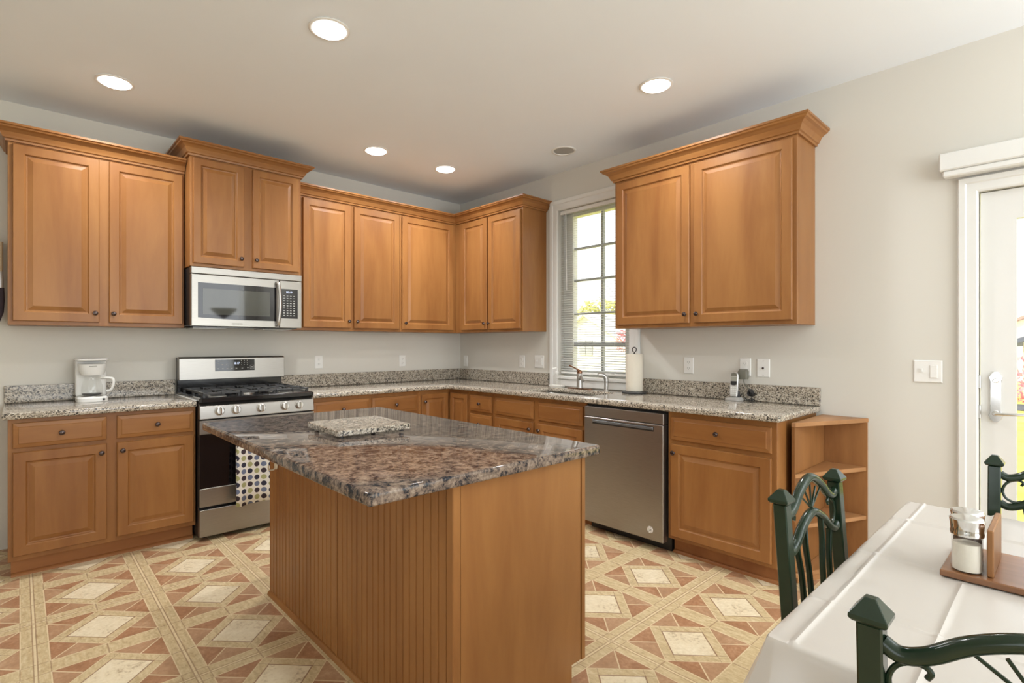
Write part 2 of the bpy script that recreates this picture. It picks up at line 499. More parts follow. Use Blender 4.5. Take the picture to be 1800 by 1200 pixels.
wall_with_holes('wall_left', 'y', YF - .14, 0, XL - .14, XL, [(-5.9, -3.3, 0.55, 2.45)])

# baseboards
bp = [(0, 0), (0.014, 0), (0.014, 0.085), (0.009, 0.10), (0.004, 0.115), (0, 0.12)]
struct('baseboard_back', MB().sweep([(-3.66, 0), (XL, 0)], bp, flip=-1), 'trim')
struct('baseboard_right', MB().sweep([(0, -4.05), (0, -3.69)], bp, flip=-1), 'trim')

# window over the sink
win = struct('window_1', MB().box(0.13, 0.138, -0.1, 0, 0, 0) if False else MB()
             .box(0.068, 0.132, WY0, WY0 + 0.085, WZ0, WZ1).box(0.068, 0.132, WY1 - 0.105, WY1, WZ0, WZ1)
             .box(0.068, 0.132, WY0 + 0.085, WY1 - 0.105, WZ1 - 0.06, WZ1).box(0.068, 0.132, WY0 + 0.085, WY1 - 0.105, WZ0, WZ0 + 0.05), 'trim')
GY0, GY1 = WY0 + 0.085, WY1 - 0.105
mun = MB().box(0.085, 0.115, -1.800 - 0.010, -1.800 + 0.010, WZ0 + 0.05, WZ1 - 0.06)
for z, t in ((2.112, .009), (1.835, .009), (1.543, .009)):
    mun.box(0.087, 0.113, GY0, GY1, z - t, z + t)
mun.build('muntin', 'winshade', win)
MB().box(0.080, 0.120, GY0, GY1, 1.258, 1.290).build('meeting_rail', 'winshade', win)
MB().box(0.098, 0.102, GY0, GY1, WZ0 + 0.05, WZ1 - 0.06).build('pane', 'glass', win)
cas = [(0, 0), (0.012, 0), (0.016, 0.01), (0.016, 0.05), (0.022, 0.06), (0.022, 0.095), (0.012, 0.102), (0, 0.102)]
def casing(y0, y1, z0, z1, wdt, bottom=False):
    mb = MB()
    L = []
    prof = [(-0.004, 0.0), (-0.012, 0.0), (-0.016, 0.1), (-0.016, 0.55), (-0.022, 0.62), (-0.022, 0.92), (-0.010, 1.0), (-0.001, 1.0)]
    pts = [(y1, z0, 1, 0), (y1, z1, 1, 1), (y0, z1, -1, 1), (y0, z0, -1, 0)]
    for y, z, sy, sz in pts:
        L.append([(px, y + sy * wdt * o, z + sz * wdt * o) for px, o in prof])
    return mb.loops(L)
struct('trim_1', casing(WY0, WY1, 0.909, WZ1, 0.095), 'trim')
struct('trim_2', MB().box(-0.030, 0.068, WY0 + 0.001, WY1 - 0.001, 0.972, 0.999).box(-0.018, -0.001, WY0 + 0.001, WY1 - 0.001, 0.909, 0.972), 'trim', bevel=0.004)
# venetian blind
bl = thing('venetian_blind', (0.035, -1.76, 1.02), 'white venetian blind lowered inside the window over the sink', 'blind')
MB().box(0.014, 0.052, WY0 + 0.006, WY1 - 0.006, WZ1 - 0.036, WZ1 - 0.002).build('headrail', 'white', bl, bevel=0.003)
sl = MB()
z = 1.052
while z < WZ1 - 0.04:
    a = math.radians(-14)
    L = []
    for k in range(4):
        t = (k / 3 - 0.5) * 0.025
        L.append((0.033 + t, z - t * math.sin(a) + 0.0012 * (1 - (2 * k / 3 - 1) ** 2)))
    ring = L + [(x, zz - 0.0007) for x, zz in reversed(L)]
    sl.loops([[(x, yy, zz) for x, zz in ring] for yy in (WY0 + 0.008, WY1 - 0.008)])
    z += 0.0205
sl.build('slats', 'blind', bl)
MB().box(0.020, 0.046, WY0 + 0.008, WY1 - 0.008, 1.018, 1.036).build('bottom_rail', 'white', bl, bevel=0.003)
for yy in (-1.55, -1.97):
    MB().tube([(0.019, yy, 1.03), (0.019, yy, WZ1 - 0.03)], 0.0012, 6).build('ladder_cord', 'white', bl)
MB().tube([(0.008, -1.48, 1.75), (0.008, -1.47, WZ1 - 0.03)], 0.0035, 8).build('wand', 'white', bl)

# patio door
dr = struct('door_1', MB().box(0.020, 0.064, DY1 - 0.133, DY1 - 0.006, 0.012, DZ1 - 0.006).box(0.020, 0.064, DY0 + 0.006, DY0 + 0.133, 0.012, DZ1 - 0.006)
            .box(0.020, 0.064, DY0 + 0.133, DY1 - 0.133, DZ1 - 0.150, DZ1 - 0.006).box(0.020, 0.064, DY0 + 0.133, DY1 - 0.133, 0.012, 0.26), 'trim')
MB().box(0.038, 0.046, DY0 + 0.133, DY1 - 0.133, 0.26, DZ1 - 0.150).build('pane', 'glass', dr)
lk = MB()
ol = [(-4.195 + 0.024 * math.cos(t) * (1 if abs(math.cos(t)) < .8 else .92), 0) for t in (0,)]
prof = [(0.020, 0.905), (0.026, 0.925), (0.020, 0.945), (0.020, 1.09), (0.025, 1.112), (0.016, 1.128), (0.006, 1.140), (-0.006, 1.140), (-0.016, 1.128), (-0.025, 1.112), (-0.020, 1.09), (-0.020, 0.945), (-0.026, 0.925), (-0.020, 0.905), (-0.008, 0.892), (0.008, 0.892)]
lk.loops([[(x, -4.195 + y, zz) for y, zz in prof] for x in (0.0195, 0.010)])
lk.build('lock_plate', 'chrome', dr, bevel=0.002)
MB().lathe((0.010, -4.195, 1.095), [(0.012, 0), (0.012, 0.008), (0.008, 0.012)], (-1, 0, 0), 16).build('lock_cylinder', 'chrome', dr, smooth=True)
MB().lathe((0.010, -4.195, 0.935), [(0.013, 0), (0.011, 0.03), (0.007, 0.045)], (-1, 0, 0), 16).tube([(-0.030, -4.195, 0.935), (-0.036, -4.24, 0.937), (-0.036, -4.30, 0.940)], 0.008).build('lever_handle', 'chrome', dr, smooth=True)
for zz in (0.95, 1.10):
    MB().box(-0.004, 0.019, DY1 - 0.008, DY1 + 0.004, zz - 0.045, zz + 0.02).build('hinge', 'nickel', dr, bevel=0.002)
struct('trim_3', casing(DY0, DY1, 0, DZ1, 0.078), 'trim')
val = MB().box(-0.085, -0.003, -5.12, -3.993, 2.150, 2.238).box(-0.075, -0.010, -5.10, -4.005, 2.118, 2.150)
tag(val.build('door_valance', 'trim', bevel=0.006), 'white box valance mounted on the wall above the patio door', 'valance')

# ------------------------------------------------------------------ cabinet fronts
def PA(yf): return lambda u, w_, d: (u, yf - d, w_)
def PB(xf): return lambda u, w_, d: (xf - d, u, w_)
def PR(xf): return lambda u, w_, d: (xf + d, u, w_)
def knob(P, u, w_, d, parent):
    c = Vector(P(u, w_, d)); n = (Vector(P(u, w_, d + 1)) - c)
    MB().lathe(c, [(0.006, 0), (0.0045, 0.004), (0.0045, 0.012), (0.012, 0.016), (0.0145, 0.021), (0.012, 0.026), (0.005, 0.029)], n, 14).build('knob', 'bronze', parent, smooth=True)
TH = 0.020
def door(P, u0, u1, w0, w1, parent, kn=None, st=0.056, mat='wood_v'):
    u0, u1 = min(u0, u1), max(u0, u1)
    r = [(0.0, 0.001), (0.0, TH - 0.005), (0.004, TH), (st - 0.004, TH), (st, TH - 0.004), (st + 0.003, TH - 0.009), (st + 0.010, TH - 0.010), (st + 0.032, TH - 0.002), (st + 0.034, TH - 0.001)]
    o = MB().rings(P, u0, u1, w0, w1, r).build('door', mat, parent)
    if kn: knob(P, kn[0], kn[1], TH, o)
    return o
def drawer(P, u0, u1, w0, w1, parent, kn=True, mat='wood_x', name='drawer'):
    u0, u1 = min(u0, u1), max(u0, u1)
    r = [(0.0, 0.001), (0.0, TH - 0.009), (0.003, TH - 0.006), (0.021, TH - 0.003), (0.025, TH), ]
    o = MB().rings(P, u0, u1, w0, w1, r).build(name, mat, parent)
    if kn: knob(P, (u0 + u1) / 2, (w0 + w1) / 2, TH, o)
    return o
CP = [(0.001, 0), (0.012, 0), (0.014, 0.012), (0.022, 0.016), (0.026, 0.026), (0.036, 0.046), (0.052, 0.060), (0.066, 0.066), (0.070, 0.074), (0.078, 0.078), (0.078, 0.090), (0.001, 0.090)]
def crown(path, z0, flip, sc=1.0):
    return MB().sweep(path, [(o * sc, z0 + h * sc) for o, h in CP], flip)
UF, UB, UT = -0.305, 1.390, 2.475

# left wall cabinet
c = thing('wall_cabinet', (-3.152, -0.16, UB), 'wide two-door maple wall cabinet at far left, above the coffee maker', 'cabinet')
MB().box(-3.604, -2.700, UF, -0.001, UB, UT).build('body', 'wood_v', c, bevel=0.0015)
P = PA(UF)
door(P, -3.583, -3.176, 1.413, 2.445, c, (-3.198, 1.470))
door(P, -3.126, -2.712, 1.413, 2.445, c, (-3.104, 1.470))
crown([(-3.604, -0.001), (-3.604, UF), (-2.700, UF)], 2.457, 1).build('crown_moulding', 'wood_x', c)
# tall cabinet above the microwave
c = thing('wall_cabinet', (-2.314, -0.2, 1.806), 'short deep two-door maple cabinet raised above the microwave', 'cabinet')
TF = -0.445
MB().box(-2.695, -1.934, TF, -0.001, 1.808, 2.568).build('body', 'wood_v', c, bevel=0.0015)
P = PA(TF)
door(P, -2.678, -2.352, 1.828, 2.545, c, (-2.374, 1.885), st=0.05)
door(P, -2.292, -1.955, 1.828, 2.545, c, (-2.270, 1.885), st=0.05)
crown([(-2.695, -0.001), (-2.695, TF), (-1.934, TF), (-1.934, -0.001)], 2.556, 1, 1.0).build('crown_moulding', 'wood_x', c)
# two-door cabinet right of the microwave
c = thing('wall_cabinet', (-1.44, -0.16, UB), 'two-door maple wall cabinet between the microwave and the corner cabinet', 'cabinet')
MB().box(-1.932, -0.953, UF, -0.001, UB, UT).build('body', 'wood_v', c, bevel=0.0015)
P = PA(UF)
door(P, -1.865, -1.450, 1.413, 2.455, c, (-1.472, 1.470))
door(P, -1.418, -0.968, 1.413, 2.455, c, (-1.396, 1.470))
c = thing('wall_cabinet', (-0.47, -0.16, UB), 'single-door maple wall cabinet in the corner of the two walls', 'cabinet')
MB().box(-0.951, -0.001, UF, -0.001, UB, UT).build('body', 'wood_v', c, bevel=0.0015)
door(P, -0.936, -0.345, 1.413, 2.455, c, (-0.910, 1.470))
c = thing('wall_cabinet', (-0.16, -0.78, UB), 'narrow two-door maple wall cabinet beside the window, pale end panel', 'cabinet')
MB().box(UF, -0.001, -1.252, UF - 0.002, UB, UT).build('body', 'wood_v', c, bevel=0.0015)
P = PB(UF)
door(P, -0.416, -0.796, 1.413, 2.455, c, (-0.774, 1.470), mat='wood_v')
door(P, -0.814, -1.236, 1.413, 2.455, c, (-0.836, 1.470), mat='wood_v')
tag(crown([(-1.932, UF), (UF, UF), (UF, -1.252), (-0.001, -1.252)], 2.470, 1, 0.95).build('crown_moulding', 'wood_x'),
    'stained crown moulding running round the corner above the wall cabinets up to the window', 'moulding')
c = thing('wall_cabinet', (-0.16, -2.8, UB), 'two-door maple wall cabinet hanging alone right of the window', 'cabinet')
MB().box(UF, -0.001, -3.412, -2.201, UB, UT).build('body', 'wood_v', c, bevel=0.0015)
door(P, -2.222, -2.781, 1.413, 2.440, c, (-2.757, 1.470))
door(P, -2.812, -3.391, 1.413, 2.440, c, (-2.836, 1.470))
crown([(-0.001, -2.201), (UF, -2.201), (UF, -3.412), (-0.001, -3.412)], 2.457, 1).build('crown_moulding', 'wood_y', c)

# base cabinets
BF, BT, TKY = -0.620, 0.869, -0.555
def base_body_A(c, x0, x1):
    MB().box(x0, x1, BF, -0.001, 0.100, BT).build('body', 'wood_v', c, bevel=0.0015)
    MB().box(x0 + .012, x1 - .004, TKY, -0.02, 0.0, 0.099).sweep([(x0 + .012, TKY), (x1 - .004, TKY)], [(0, 0), (0.018, 0), (0.016, 0.010), (0.010, 0.016), (0, 0.019)], 1).build('toe_kick', 'toe', c)
def base_body_B(c, y0, y1):
    MB().box(BF, -0.001, y0, y1, 0.100, BT).build('body', 'wood_v', c, bevel=0.0015)
    MB().box(TKY, -0.02, y0 + .004, y1 - .004, 0.0, 0.099).sweep([(TKY, y1 - .004), (TKY, y0 + .004)], [(0, 0), (0.018, 0), (0.016, 0.010), (0.010, 0.016), (0, 0.019)], 1).build('toe_kick', 'toe', c)
c = thing('base_cabinet', (-3.15, -0.31, 0), 'two-drawer two-door maple base cabinet under the coffee maker, left of the range', 'cabinet')
base_body_A(c, -3.600, -2.700)
P = PA(BF)
drawer(P, -3.580, -3.170, 0.712, 0.848, c); drawer(P, -3.120, -2.712, 0.712, 0.848, c)
door(P, -3.580, -3.170, 0.128, 0.690, c, (-3.196, 0.640)); door(P, -3.120, -2.712, 0.128, 0.690, c, (-3.094, 0.640))
c = thing('base_cabinet', (-1.44, -0.31, 0), 'maple base cabinet right of the range with two drawers above doors', 'cabinet')
base_body_A(c, -1.930, -0.955)
drawer(P, -1.912, -1.446, 0.700, 0.838, c); drawer(P, -1.420, -0.985, 0.700, 0.838, c)
door(P, -1.912, -1.446, 0.128, 0.675, c, (-1.470, 0.625)); door(P, -1.420, -0.985, 0.128, 0.675, c, (-1.396, 0.625))
c = thing('base_cabinet', (-0.4, -0.4, 0), 'corner maple base cabinet with two narrow doors meeting at a right angle', 'cabinet')
MB().prism([(-0.953, -0.001), (-0.001, -0.001), (-0.001, -0.905), (BF, -0.905), (BF, BF), (-0.953, BF)], 0.100, BT).build('body', 'wood_v', c, bevel=0.0015)
MB().prism([(-0.950, -0.02), (-0.02, -0.02), (-0.02, -0.902), (TKY, -0.902), (TKY, TKY), (-0.950, TKY)], 0.0, 0.099).build('toe_kick', 'toe', c)
door(P, -0.940, -0.648, 0.128, 0.838, c, (-0.912, 0.772), st=0.045)
P = PB(BF)
door(P, -0.648, -0.889, 0.128, 0.838, c, None, st=0.045)
c = thing('base_cabinet', (-0.31, -1.07, 0), 'narrow four-drawer maple base cabinet between the corner and the sink', 'cabinet')
base_body_B(c, -1.228, -0.907)
for a_, b_ in ((0.700, 0.838), (0.515, 0.675), (0.322, 0.490), (0.128, 0.297)):
    drawer(P, -0.926, -1.210, a_, b_, c, mat='wood_y')
c = thing('sink_cabinet', (-0.31, -1.7, 0), 'maple sink base cabinet with two false fronts below the window', 'cabinet')
MB().box(BF, BF + 0.02, -2.180, -1.230, 0.100, BT).box(BF + 0.02, -0.001, -2.180, -1.230, 0.100, 0.600).build('body', 'wood_v', c, bevel=0.0015)
MB().box(TKY, -0.02, -2.176, -1.234, 0.0, 0.099).build('toe_kick', 'toe', c)
for y0, y1, ky in ((-1.252, -1.685, -1.66), (-1.732, -2.159, -1.757)):
    drawer(P, y0, y1, 0.700, 0.838, c, False, 'wood_y', 'false_front')
    door(P, y0, y1, 0.128, 0.675, c, (ky, 0.625))
c = thing('base_cabinet', (-0.31, -3.1, 0), 'one-drawer one-door maple base cabinet between the dishwasher and corner shelf', 'cabinet')
base_body_B(c, -3.418, -2.803)
drawer(P, -2.825, -3.394, 0.702, 0.838, c, mat='wood_y')
door(P, -2.825, -3.394, 0.122, 0.676, c, (-2.850, 0.626))

# worktops
def slab(xs, ys, hole, z0, z1):
    mb = MB(); idx = {}
    def V(i, j, k):
        if (i, j, k) not in idx:
            idx[(i, j, k)] = len(mb.v); mb.v.append((xs[i], ys[j], (z0, z1)[k]))
        return idx[(i, j, k)]
    cells = {(i, j) for i in range(len(xs) - 1) for j in range(len(ys) - 1) if not hole((xs[i] + xs[i + 1]) / 2, (ys[j] + ys[j + 1]) / 2)}
    for i, j in cells:
        mb.f.append((V(i, j, 1), V(i + 1, j, 1), V(i + 1, j + 1, 1), V(i, j + 1, 1)))
        mb.f.append((V(i, j, 0), V(i, j + 1, 0), V(i + 1, j + 1, 0), V(i + 1, j, 0)))
        for di, dj, e in ((-1, 0, ((i, j), (i, j + 1))), (1, 0, ((i + 1, j), (i + 1, j + 1))), (0, -1, ((i, j), (i + 1, j))), (0, 1, ((i, j + 1), (i + 1, j + 1)))):
            if (i + di, j + dj) not in cells:
                (a, b), (c_, d_) = e
                mb.f.append((V(a, b, 0), V(c_, d_, 0), V(c_, d_, 1), V(a, b, 1)))
    return mb
CT, CB = 0.907, 0.871
c = thing('countertop', (-3.16, -0.33, CB), 'short speckled granite worktop left of the range, under the coffee maker', 'countertop')
slab([-3.624, -2.700], [-0.664, -0.001], lambda x, y: False, CB, CT).build('slab', 'granite', c, bevel=0.009, seg=3, smooth=True)
MB().box(-3.624, -2.700, -0.021, -0.001, CT + .0005, 1.016).build('backsplash', 'granite', c, bevel=0.002)
c = thing('countertop', (-0.33, -1.7, CB), 'long L-shaped speckled granite worktop round the corner with the sink', 'countertop')
xs = [-1.930, -0.664, -0.545, -0.185, -0.001]
ys = [-3.443, -2.140, -1.480, -0.664, -0.001]
slab(xs, ys, lambda x, y: (x < -0.664 and y < -0.664) or (-0.545 < x < -0.185 and -2.140 < y < -1.480), CB, CT).build('slab', 'granite', c, bevel=0.009, seg=3, smooth=True)
MB().box(-1.930, -0.001, -0.021, -0.001, CT + .0005, 1.016).build('backsplash', 'granite', c, bevel=0.002)
MB().box(-0.021, -0.001, -1.290, -0.022, CT + .0005, 1.016).build('backsplash', 'granite', c, bevel=0.002)
MB().box(-0.021, -0.001, -3.443, -2.228, CT + .0005, 1.016).build('backsplash', 'granite', c, bevel=0.002)
# undermount sink
sk = thing('kitchen_sink', (-0.365, -1.81, 0.68), 'stainless undermount sink sunk in the granite worktop under the window', 'sink')
sx0, sx1, sy0, sy1 = -0.552, -0.178, -2.147, -1.473
def rr(x0, x1, y0, y1, r, z, n=5):
    p = []
    for cx, cy, a0 in ((x1 - r, y1 - r, 0), (x0 + r, y1 - r, PI / 2), (x0 + r, y0 + r, PI), (x1 - r, y0 + r, 3 * PI / 2)):
        p += [(cx + r * math.cos(a0 + PI / 2 * k / n), cy + r * math.sin(a0 + PI / 2 * k / n), z) for k in range(n + 1)]
    return p
MB().loops([rr(sx0 - .01, sx1 + .004, sy0 - .004, sy1 + .004, .03, 0.869), rr(sx0 + .002, sx1 - .002, sy0 + .002, sy1 - .002, .04, 0.869),
            rr(sx0 + .01, sx1 - .01, sy0 + .01, sy1 - .01, .05, 0.72), rr(sx0 + .05, sx1 - .05, sy0 + .05, sy1 - .05, .05, 0.69)], False, True).build('basin', 'nickel', sk, smooth=True)
MB().lathe((-0.365, -1.81, 0.6905), [(0.045, 0), (0.045, 0.003), (0.02, 0.001)], seg=20).build('drain', 'chrome', sk, smooth=True)
# faucet
f = thing('faucet', (-0.115, -1.72, CT), 'kitchen faucet with copper-toned lever on a deck plate under the window', 'faucet')
MB().loops([rr(-0.142, -0.088, -1.845, -1.598, .026, CT + .0006), rr(-0.142, -0.088, -1.845, -1.598, .026, CT + .006), rr(-0.136, -0.094, -1.838, -1.605, .02, CT + .009)]).build('deck_plate', 'copper', f, smooth=True)
MB().lathe((-0.115, -1.722, CT + .009), [(0.028, 0), (0.026, 0.012), (0.024, 0.05), (0.023, 0.095), (0.024, 0.105), (0.020, 0.118)], seg=20).build('body', 'nickel', f, smooth=True)
MB().tube(spline([(-0.120, -1.726, CT + .085), (-0.150, -1.760, CT + .100), (-0.185, -1.800, CT + .096), (-0.210, -1.828, CT + .076)]), [.017] * 12 + [.014] * 7).build('spout', 'nickel', f, smooth=True)
MB().lathe((-0.115, -1.722, CT + .127), [(0.020, 0), (0.022, 0.012), (0.017, 0.026), (0.004, 0.032)], seg=18).tube(spline([(-0.115, -1.722, CT + .145), (-0.135, -1.705, CT + .165), (-0.175, -1.66, CT + .195)]), [.010] * 6 + [.006] * 7).build('lever_handle', 'copper', f, smooth=True)
sp = thing('side_sprayer', (-0.115, -1.985, CT), 'nickel side sprayer standing right of the faucet', 'sprayer')
MB().lathe((-0.115, -1.985, CT + .0006), [(0.024, 0), (0.022, 0.008), (0.014, 0.014)], seg=18).build('holder', 'nickel', sp, smooth=True)
MB().tube(spline([(-0.115, -1.985, CT + .012), (-0.113, -1.985, CT + .06), (-0.113, -1.982, CT + .10), (-0.128, -1.965, CT + .125), (-0.160, -1.940, CT + .128)]), [.0165] * 8 + [.018] * 9 + [.019] * 8).build('spray_head', 'nickel', sp, smooth=True)
# soap
d = MB().loops([rr(-0.165, -0.085, -1.545, -1.425, .02, CT + .0006), rr(-0.172, -0.078, -1.556, -1.414, .025, CT + .018), rr(-0.166, -0.084, -1.550, -1.420, .02, CT + .016), rr(-0.160, -0.090, -1.540, -1.430, .02, CT + .006)])
tag(d.build('soap_dish', 'white', smooth=True), 'small white soap dish on the worktop at the left end of the sink', 'dish')
b = thing('soap_bottle', (-0.125, -1.485, CT + .0065), 'clear pump soap bottle standing in the white dish by the window', 'bottle')
MB().lathe((-0.125, -1.485, CT + .0065), [(0.030, 0), (0.033, 0.006), (0.031, 0.05), (0.033, 0.085), (0.028, 0.10), (0.013, 0.112)], seg=20).build('bottle', 'carafe_glass', b, smooth=True)
MB().lathe((-0.125, -1.485, CT + .119), [(0.015, 0), (0.015, 0.016), (0.005, 0.018), (0.005, 0.042)], seg=16).tube([(-0.125, -1.485, CT + .162), (-0.128, -1.475, CT + .165), (-0.16, -1.46, CT + .160)], .006, 8).build('pump', 'white', b, smooth=True)
# paper towel
ph = thing('paper_towel_holder', (-0.12, -2.242, CT), 'dark paper towel stand on the worktop right of the sink', 'holder')
MB().lathe((-0.12, -2.242, CT + .0006), [(0.088, 0), (0.092, 0.006), (0.090, 0.013), (0.075, 0.016), (0.01, 0.017)], seg=32).build('base', 'iron', ph, smooth=True)
MB().tube([(-0.12, -2.242, CT + .016), (-0.12, -2.242, CT + .305)], 0.006, 10).tube([(-0.12, -2.242 + y, zz) for y, zz in [(0, CT + .30)] + arc(0, CT + .328, .018, -PI / 2 - .3, PI * 1.5 - .6, 14)], 0.0035, 8).build('rod', 'iron', ph, smooth=True)
pr_ = MB(); L = []
for r, h in ((0.020, .018), (0.060, .018), (0.062, .022), (0.062, .292), (0.060, .296), (0.020, .296)):
    L.append([(-0.12 + r * math.cos(2 * PI * k / 28), -2.242 + r * math.sin(2 * PI * k / 28), CT + h) for k in range(28)])
pr_.loops(L + [L[0]], False, False)
tag(pr_.build('paper_towel_roll', 'paper', smooth=True), 'full cream paper towel roll upright on its stand by the window', 'paper towels')

# ------------------------------------------------------------------ outlets and plates
def plate(P, u, w_, label, kind, wd=0.072, name='wall_outlet', cat='outlet', group=None):
    c0 = P(u, w_ - 0.058, 0)
    t = thing(name, c0, label, cat, group)
    MB().rings(P, u - wd / 2, u + wd / 2, w_ - 0.058, w_ + 0.058, [(0, 0.0006), (0, 0.003), (0.004, 0.006)]).build('cover_plate', 'white', t)
    if kind == 'duplex':
        for dz in (-0.021, 0.021):
            r_ = MB().loops([[P(u + x, w_ + dz + z, d_) for x, z in [(0.015, -0.011), (0.017, 0), (0.015, 0.011), (0.006, 0.016), (-0.006, 0.016), (-0.015, 0.011), (-0.017, 0), (-0.015, -0.011), (-0.006, -0.016), (0.006, -0.016)]] for d_ in (0.0062, 0.0085)]).build('socket', 'ivory' if False else 'white', t)
            MB().pbox(P, u - 0.0075, u - 0.0055, w_ + dz - 0.001, w_ + dz + 0.008, 0.0086, 0.0090).pbox(P, u + 0.0055, u + 0.0075, w_ + dz - 0.001, w_ + dz + 0.008, 0.0086, 0.0090).pbox(P, u - 0.002, u + 0.002, w_ + dz - 0.009, w_ + dz - 0.005, 0.0086, 0.0090).build('slots', 'grey', r_)
    elif kind == 'rocker':
        MB().rings(P, u - 0.0165, u + 0.0165, w_ - 0.033, w_ + 0.033, [(0, 0.0062), (0, 0.009), (0.002, 0.010)]).build('rocker', 'white', t)
    elif kind == 'jack':
        cc = Vector(P(u, w_, 0.0062)); n = Vector(P(u, w_, 1)) - Vector(P(u, w_, 0))
        MB().lathe(cc, [(0.006, 0), (0.006, 0.006), (0.002, 0.008)], n, 12).build('jack', 'bronze', t)
    elif kind == 'switches':
        MB().rings(P, u - 0.040, u - 0.010, w_ - 0.033, w_ + 0.033, [(0, 0.0062), (0, 0.010), (0.002, 0.011)]).build('rocker', 'white', t)
        MB().pbox(P, u + 0.019, u + 0.027, w_ - 0.004, w_ + 0.014, 0.0062, 0.016).build('toggle', 'white', t)
    for dz in (-0.045, 0.045) if kind in ('jack',) else ():
        cc = Vector(P(u, w_ + dz, 0.0062)); n = Vector(P(u, w_, 1)) - Vector(P(u, w_, 0))
        MB().lathe(cc, [(0.003, 0), (0.002, 0.001)], n, 8).build('screw', 'grey', t)
    return t
PAw, PBw = PA(-0.0005), PB(-0.0005)
plate(PAw, -1.594, 1.120, 'white duplex outlet on the back wall just right of the range', 'duplex')
plate(PAw, -0.735, 1.112, 'white duplex outlet on the back wall under the corner wall cabinets', 'duplex')
plate(PBw, -0.097, 1.098, 'white wall plate close to the room corner above the backsplash', 'rocker', name='wall_plate', cat='wall plate')
plate(PBw, -0.943, 1.113, 'white duplex outlet left of the double plate beside the sink window', 'duplex')
plate(PBw, -1.165, 1.117, 'wide white plate with two switches just left of the window', 'switches', 0.115, 'switch_plate', 'switch')
plate(PBw, -2.613, 1.124, 'white duplex outlet between the paper towels and the phone', 'duplex')
plate(PBw, -3.005, 1.125, 'white duplex outlet above the cordless phone, adapter plugged in', 'duplex')
plate(PBw, -3.118, 1.122, 'white wall plate with a small round jack right of the phone outlet', 'jack', 0.078, 'jack_plate', 'wall plate')
plate(PBw, -3.938, 1.132, 'wide white switch plate on bare wall left of the patio door', 'switches', 0.118, 'switch_plate', 'switch')

# ------------------------------------------------------------------ phone and adapter
p = thing('phone_charger', (-0.075, -2.965, CT), 'silver charging base of the cordless phone on the worktop', 'charger')
MB().loops([rr(-0.125, -0.030, -3.012, -2.918, .02, CT + .0006), rr(-0.128, -0.028, -3.015, -2.915, .022, CT + .008), rr(-0.112, -0.035, -3.002, -2.928, .02, CT + .022)]).build('base', 'silver', p, smooth=True)
MB().box(-0.062, -0.044, -2.990, -2.940, CT + .020, CT + .06).build('rest', 'blackp', p, bevel=0.004)
h_ = thing('cordless_phone', (-0.088, -2.965, CT + 0.024), 'silver cordless phone handset standing upright in its charger', 'phone')
tilt = 0.20
def HP(u, w_, d):  # handset local: u across (to viewer's right), w up, d towards the room
    return (-0.088 - d * math.cos(tilt) + w_ * math.sin(tilt) * 0.5, -2.965 - u, CT + 0.0245 + w_ * math.cos(tilt) + d * math.sin(tilt) + .003)
out = [(-0.021, 0.0), (0.021, 0.0), (0.024, 0.02), (0.025, 0.09), (0.026, 0.13), (0.022, 0.152), (0.012, 0.160), (-0.012, 0.160), (-0.022, 0.152), (-0.026, 0.13), (-0.025, 0.09), (-0.024, 0.02)]
MB().loops([[HP(u, w_, d) for u, w_ in out] for d in (-0.012, 0.006)]).build('body', 'silver', h_, bevel=0.003)
MB().loops([[HP(u * .8, w_, 0.0066 + d) for u, w_ in [(-0.024, 0.134), (0.024, 0.134), (0.020, 0.152), (0, 0.157), (-0.020, 0.152)]] for d in (0, .001)]).build('earpiece', 'grey', h_)
MB().loops([[HP(u, w_, 0.0066 + d) for u, w_ in [(-0.018, 0.104), (0.018, 0.104), (0.018, 0.130), (-0.018, 0.130)]] for d in (0, .001)]).build('screen', 'lcd', h_)
MB().loops([[HP(u, w_, 0.0066 + d) for u, w_ in [(-0.019, 0.078), (-0.008, 0.073), (0.008, 0.073), (0.019, 0.078), (0.019, 0.101), (-0.019, 0.101)]] for d in (0, .001)]).build('navigation_pad', 'blackp', h_)
kb = MB()
for r in range(4):
    for q in range(3):
        u, w_ = -0.013 + q * 0.013, 0.020 + r * 0.013
        kb.loops([[HP(u + x, w_ + y, 0.0064 + d) for x, y in [(-.005, -.004), (.005, -.004), (.005, .004), (-.005, .004)]] for d in (0, .0012)])
kb.build('keypad', 'white', h_)
ad = thing('power_adapter', (-0.022, -3.003, 1.045), 'grey wall adapter with bundled black cord hanging to the worktop', 'adapter')
MB().loops([rr(-0.048, -0.0100, -3.031, -2.977, .008, 1.047), rr(-0.050, -0.0100, -3.033, -2.975, .010, 1.060), rr(-0.050, -0.0100, -3.033, -2.975, .010, 1.098), rr(-0.045, -0.0100, -3.026, -2.982, .008, 1.112)]).build('plug_body', 'grey', ad, smooth=True)
MB().tube(spline([(-0.030, -3.003, 1.048), (-0.030, -3.010, 1.02), (-0.032, -3.035, 0.992), (-0.036, -3.052, 0.975)]), 0.0028, 8).build('cord', 'grey', ad, smooth=True)
bun = MB()
for k in range(4):
    y0 = -3.060 + 0.005 * k
    bun.tube(spline([(-0.036 - .003 * k, y0, 0.985), (-0.040 - .003 * k, y0 - .012, 0.965), (-0.038, y0 - .006, 0.940), (-0.036 - .003 * k, y0 + .010, 0.955), (-0.036, y0, 0.985)], 5), 0.0035, 6)
bun.tube(spline([(-0.038, -3.062, 0.945), (-0.040, -3.058, 0.925), (-0.050, -3.040, CT + .008), (-0.060, -3.050, CT + .005), (-0.045, -3.085, CT + .005), (-0.040, -3.062, 0.925), (-0.05, -3.075, CT + .012), (-0.06, -3.06, CT + .006)], 6), 0.003, 6)
